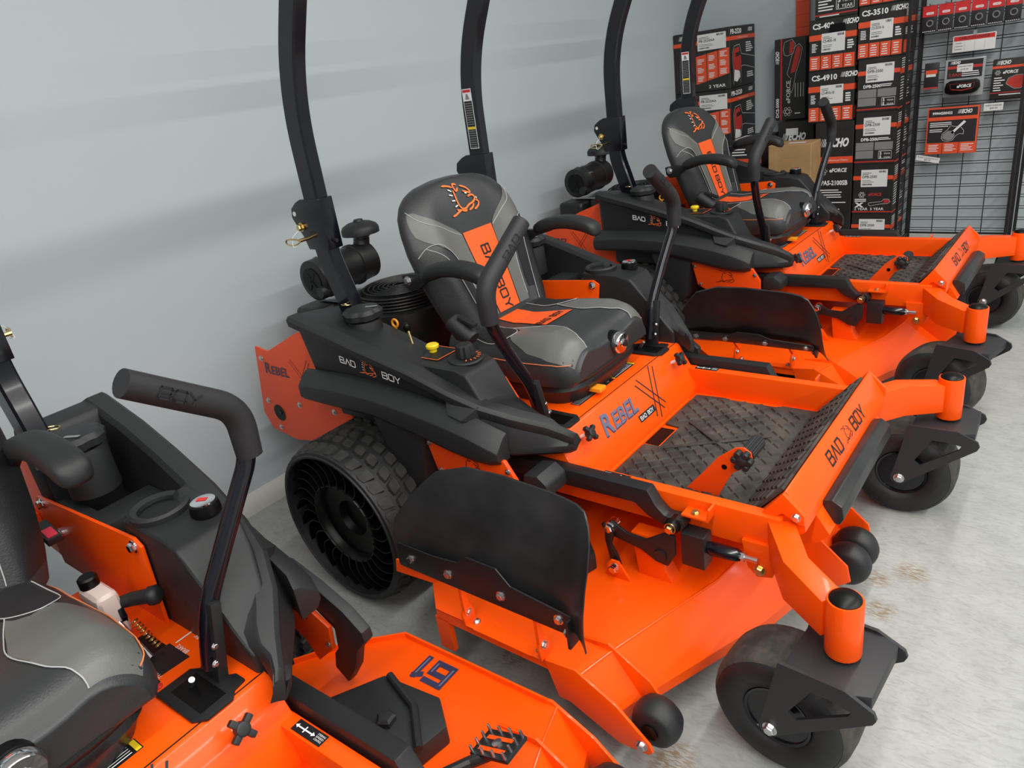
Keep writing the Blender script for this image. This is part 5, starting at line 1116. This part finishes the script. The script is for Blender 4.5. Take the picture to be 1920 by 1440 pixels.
o = part('price_sign', MB().box(0, .24, 0, .006, 0, .10), 'paper_white', None, bevel=.001, loc=(.178, 4.05, 1.285)); tag(o, 'white price sign with a red heading on the grid above the battery', 'sign')
f = face((0, 0, 0), (1, 0, 0), (0, 0, 1)); f2 = face((0, 0, 0), (1, 0, 0), (0, 0, 1), .0018)
part('sign_heading', MB().quad(.006, .068, .234, .095, f), 'red_ink', o, smooth=False)
part('sign_title', MB().text('CARLTON CHAINS', .12, .076, .014, f2, center=True, bold=.01), 'black_ink', o, smooth=False)
t = MB()
for k in range(4): t.quad(.012 + k * .056, .010, .013 + k * .056, .062, f)
lines(t, .016, .052, .05, 3, .018, .004, f, 3); part('sign_rows', t, 'grey_ink', o, smooth=False)
part('sign_clip', MB().box(.112, .132, -.003, .05, .095, .125), 'blister', o)
o = part('battery_pack', MB().box(0, .23, 0, .012, 0, .235), 'blister', None, bevel=.004, loc=(.148, 4.04, 1.01)); tag(o, 'black battery in a clear blister pack on the grid', 'battery')
part('pack_card', MB().quad(.015, .115, .215, .225, f), 'card_black', o, smooth=False); part('card_band', MB().quad(.015, .175, .215, .192, f2), 'carton_red', o, smooth=False)
f3 = face((0, 0, 0), (1, 0, 0), (0, 0, 1), .0027); t = MB(); echo(t, .03, .205, .016, f2); lines(t, .10, .150, .11, 3, .012, .005, f2, 5); part('card_print', t, 'white_ink', o, smooth=False)
part('card_voltage', MB().text('5.0AH', .025, .128, .02, f2, bold=.01), 'carton_red', o, smooth=False)
part('price_tag', MB().quad(.07, .155, .16, .20, f3), 'paper_white', o, smooth=False); f4 = face((0, 0, 0), (1, 0, 0), (0, 0, 1), .0035); part('price_print', MB().text('5.0AH BATTERY', .075, .182, .009, f4, w=.08).text('$199.99', .09, .163, .010, f4), 'black_ink', o, smooth=False)
b = part('battery_body', MB().prism([(.020, .030), (.012, .055), (.020, .092), (.040, .104), (.19, .104), (.208, .092), (.215, .055), (.20, .030), (.17, .018), (.05, .018)], -.05, -.001), 'hub_black', o, bevel=.006)
fb = face((0, -.05, 0), (1, 0, 0), (0, 0, 1), .001); t = MB(); eforce(t, .085, .060, .018, fb); part('battery_print', t, 'white_ink', o, smooth=False)
t = MB()
P = [(.045, .085), (.185, .085), (.180, .055), (.115, .045), (.050, .055), (.045, .085)]
for a, c in zip(P, P[1:]): t.stroke([a, c], .003, fb)
t.poly([(.055, .055), (.115, .046), (.175, .055), (.175, .050), (.115, .040), (.055, .050)], fb); part('battery_trim', t, 'carton_red', o, smooth=False)
o = part('accessory_pack', MB().box(0, .085, 0, .02, 0, .155), 'card_black', None, bevel=.004, loc=(.024, 4.05, 1.082)); tag(o, 'small hanging pack with an orange band left of the battery', 'pack')
part('pack_band', MB().quad(.008, .085, .077, .110, f), 'carton_orange', o, smooth=False); part('pack_label', MB().quad(.012, .068, .07, .086, f), 'paper_white', o, smooth=False); part('pack_foot', MB().box(0, .085, -.004, .02, -.008, .002), 'carton_red', o)
o = part('charger_carton', MB().box(0, .185, 0, .05, 0, .24), 'carton_black', None, bevel=.002, loc=(.42, 4.03, .975)); tag(o, 'black rapid charger carton with a red charger picture at the right edge of the grid', 'box')
part('orange_band', MB().quad(0, .185, .185, .20, f), 'carton_orange', o, smooth=False); t = MB(); echo(t, .02, .208, .022, f); eforce(t, .06, .152, .018, f); atom(t, .032, .160, .016, f); lines(t, .015, .125, .06, 6, .015, .006, f, 8); lines(t, .05, .022, .12, 1, .02, .006, f, 2); part('carton_print', t, 'white_ink', o, smooth=False)
t = MB(); t.poly([(.085, .09), (.095, .12), (.13, .135), (.178, .135), (.182, .08), (.165, .06), (.13, .06)], f); t.quad(0, .035, .185, .040, f); part('charger_picture', t, 'carton_red', o, smooth=False)
t = MB(); P = [(.083, .09), (.093, .122), (.13, .138), (.181, .138), (.184, .08), (.165, .057), (.13, .057), (.083, .09)]
for a, c in zip(P, P[1:]): t.stroke([a, c], .003, f2)
part('picture_outline', t, 'white_ink', o, smooth=False)
o = part('kit_carton', MB().box(0, .305, 0, .045, 0, .305), 'carton_orange', None, bevel=.002, loc=(.065, 4.045, .640)); tag(o, 'black and orange blade conversion kit carton hanging on the grid', 'box')
part('front_print_field', MB().quad(.008, .075, .297, .297, f), 'card_black', o, smooth=False); part('orange_band', MB().quad(.008, .222, .297, .245, f2), 'carton_orange', o, smooth=False)
for k in range(2): part('foot_gap', MB().quad(.103 + k * .098, .0, .106 + k * .098, .075, f), 'card_black', o, smooth=False)
t = MB(); t.text('99944200422', .03, .262, .016, f2, w=.12, bold=.035); echo(t, .18, .262, .024, f2); lines(t, .02, .205, .14, 3, .012, .005, f2, 6); lines(t, .02, .160, .10, 2, .012, .005, f2, 9)
for k in range(3): lines(t, .02 + k * .098, .058, .075, 5, .010, .004, f, 50 + k)
t.poly([(.222, .215), (.150, .140), (.160, .130), (.235, .205)], f2)
P = [(.095, .105), (.100, .135), (.130, .160), (.145, .185), (.165, .180), (.205, .175), (.225, .150), (.225, .125), (.205, .130), (.190, .125), (.175, .110), (.165, .090), (.130, .082), (.105, .090), (.095, .105)]
for a, c in zip(P, P[1:]): t.stroke([a, c], .004, f2)
part('carton_print', t, 'white_ink', o, smooth=False)
part('guard_picture', MB().poly([(.100, .105), (.105, .130), (.130, .152), (.165, .150), (.175, .120), (.160, .095), (.130, .088)], f2), 'grey_ink', o, smooth=False)
o = part('price_tag', MB().box(0, .15, 0, .002, 0, .036, Matrix.Rotation(.20, 4, 'Y')), 'paper_white', None, smooth=False, loc=(.012, 4.035, .607)); tag(o, 'white blade conversion kit price tag under the kit carton', 'price tag')
c_, s_ = math.cos(.2), math.sin(.2); fg = lambda u, v: (u * c_ + v * s_, -.0008, v * c_ - u * s_); part('tag_print', MB().text('BLADE CONVERSION KIT', .01, .020, .009, fg, w=.13).text('$89.99', .055, .006, .010, fg), 'black_ink', o, smooth=False)
o = part('price_tag', MB().box(0, .108, 0, .002, 0, .048), 'paper_white', None, smooth=False, loc=(.395, 4.03, .905)); tag(o, 'white rapid charger price tag below the charger carton', 'price tag')
part('tag_print', MB().text('RAPID CHARGER', .01, .028, .010, f, w=.09).text('$99.99', .035, .010, .011, f), 'black_ink', o, smooth=False)

for o in [o for o in bpy.data.objects if o not in TOP0 and o.parent is None]: o.location.z += .04
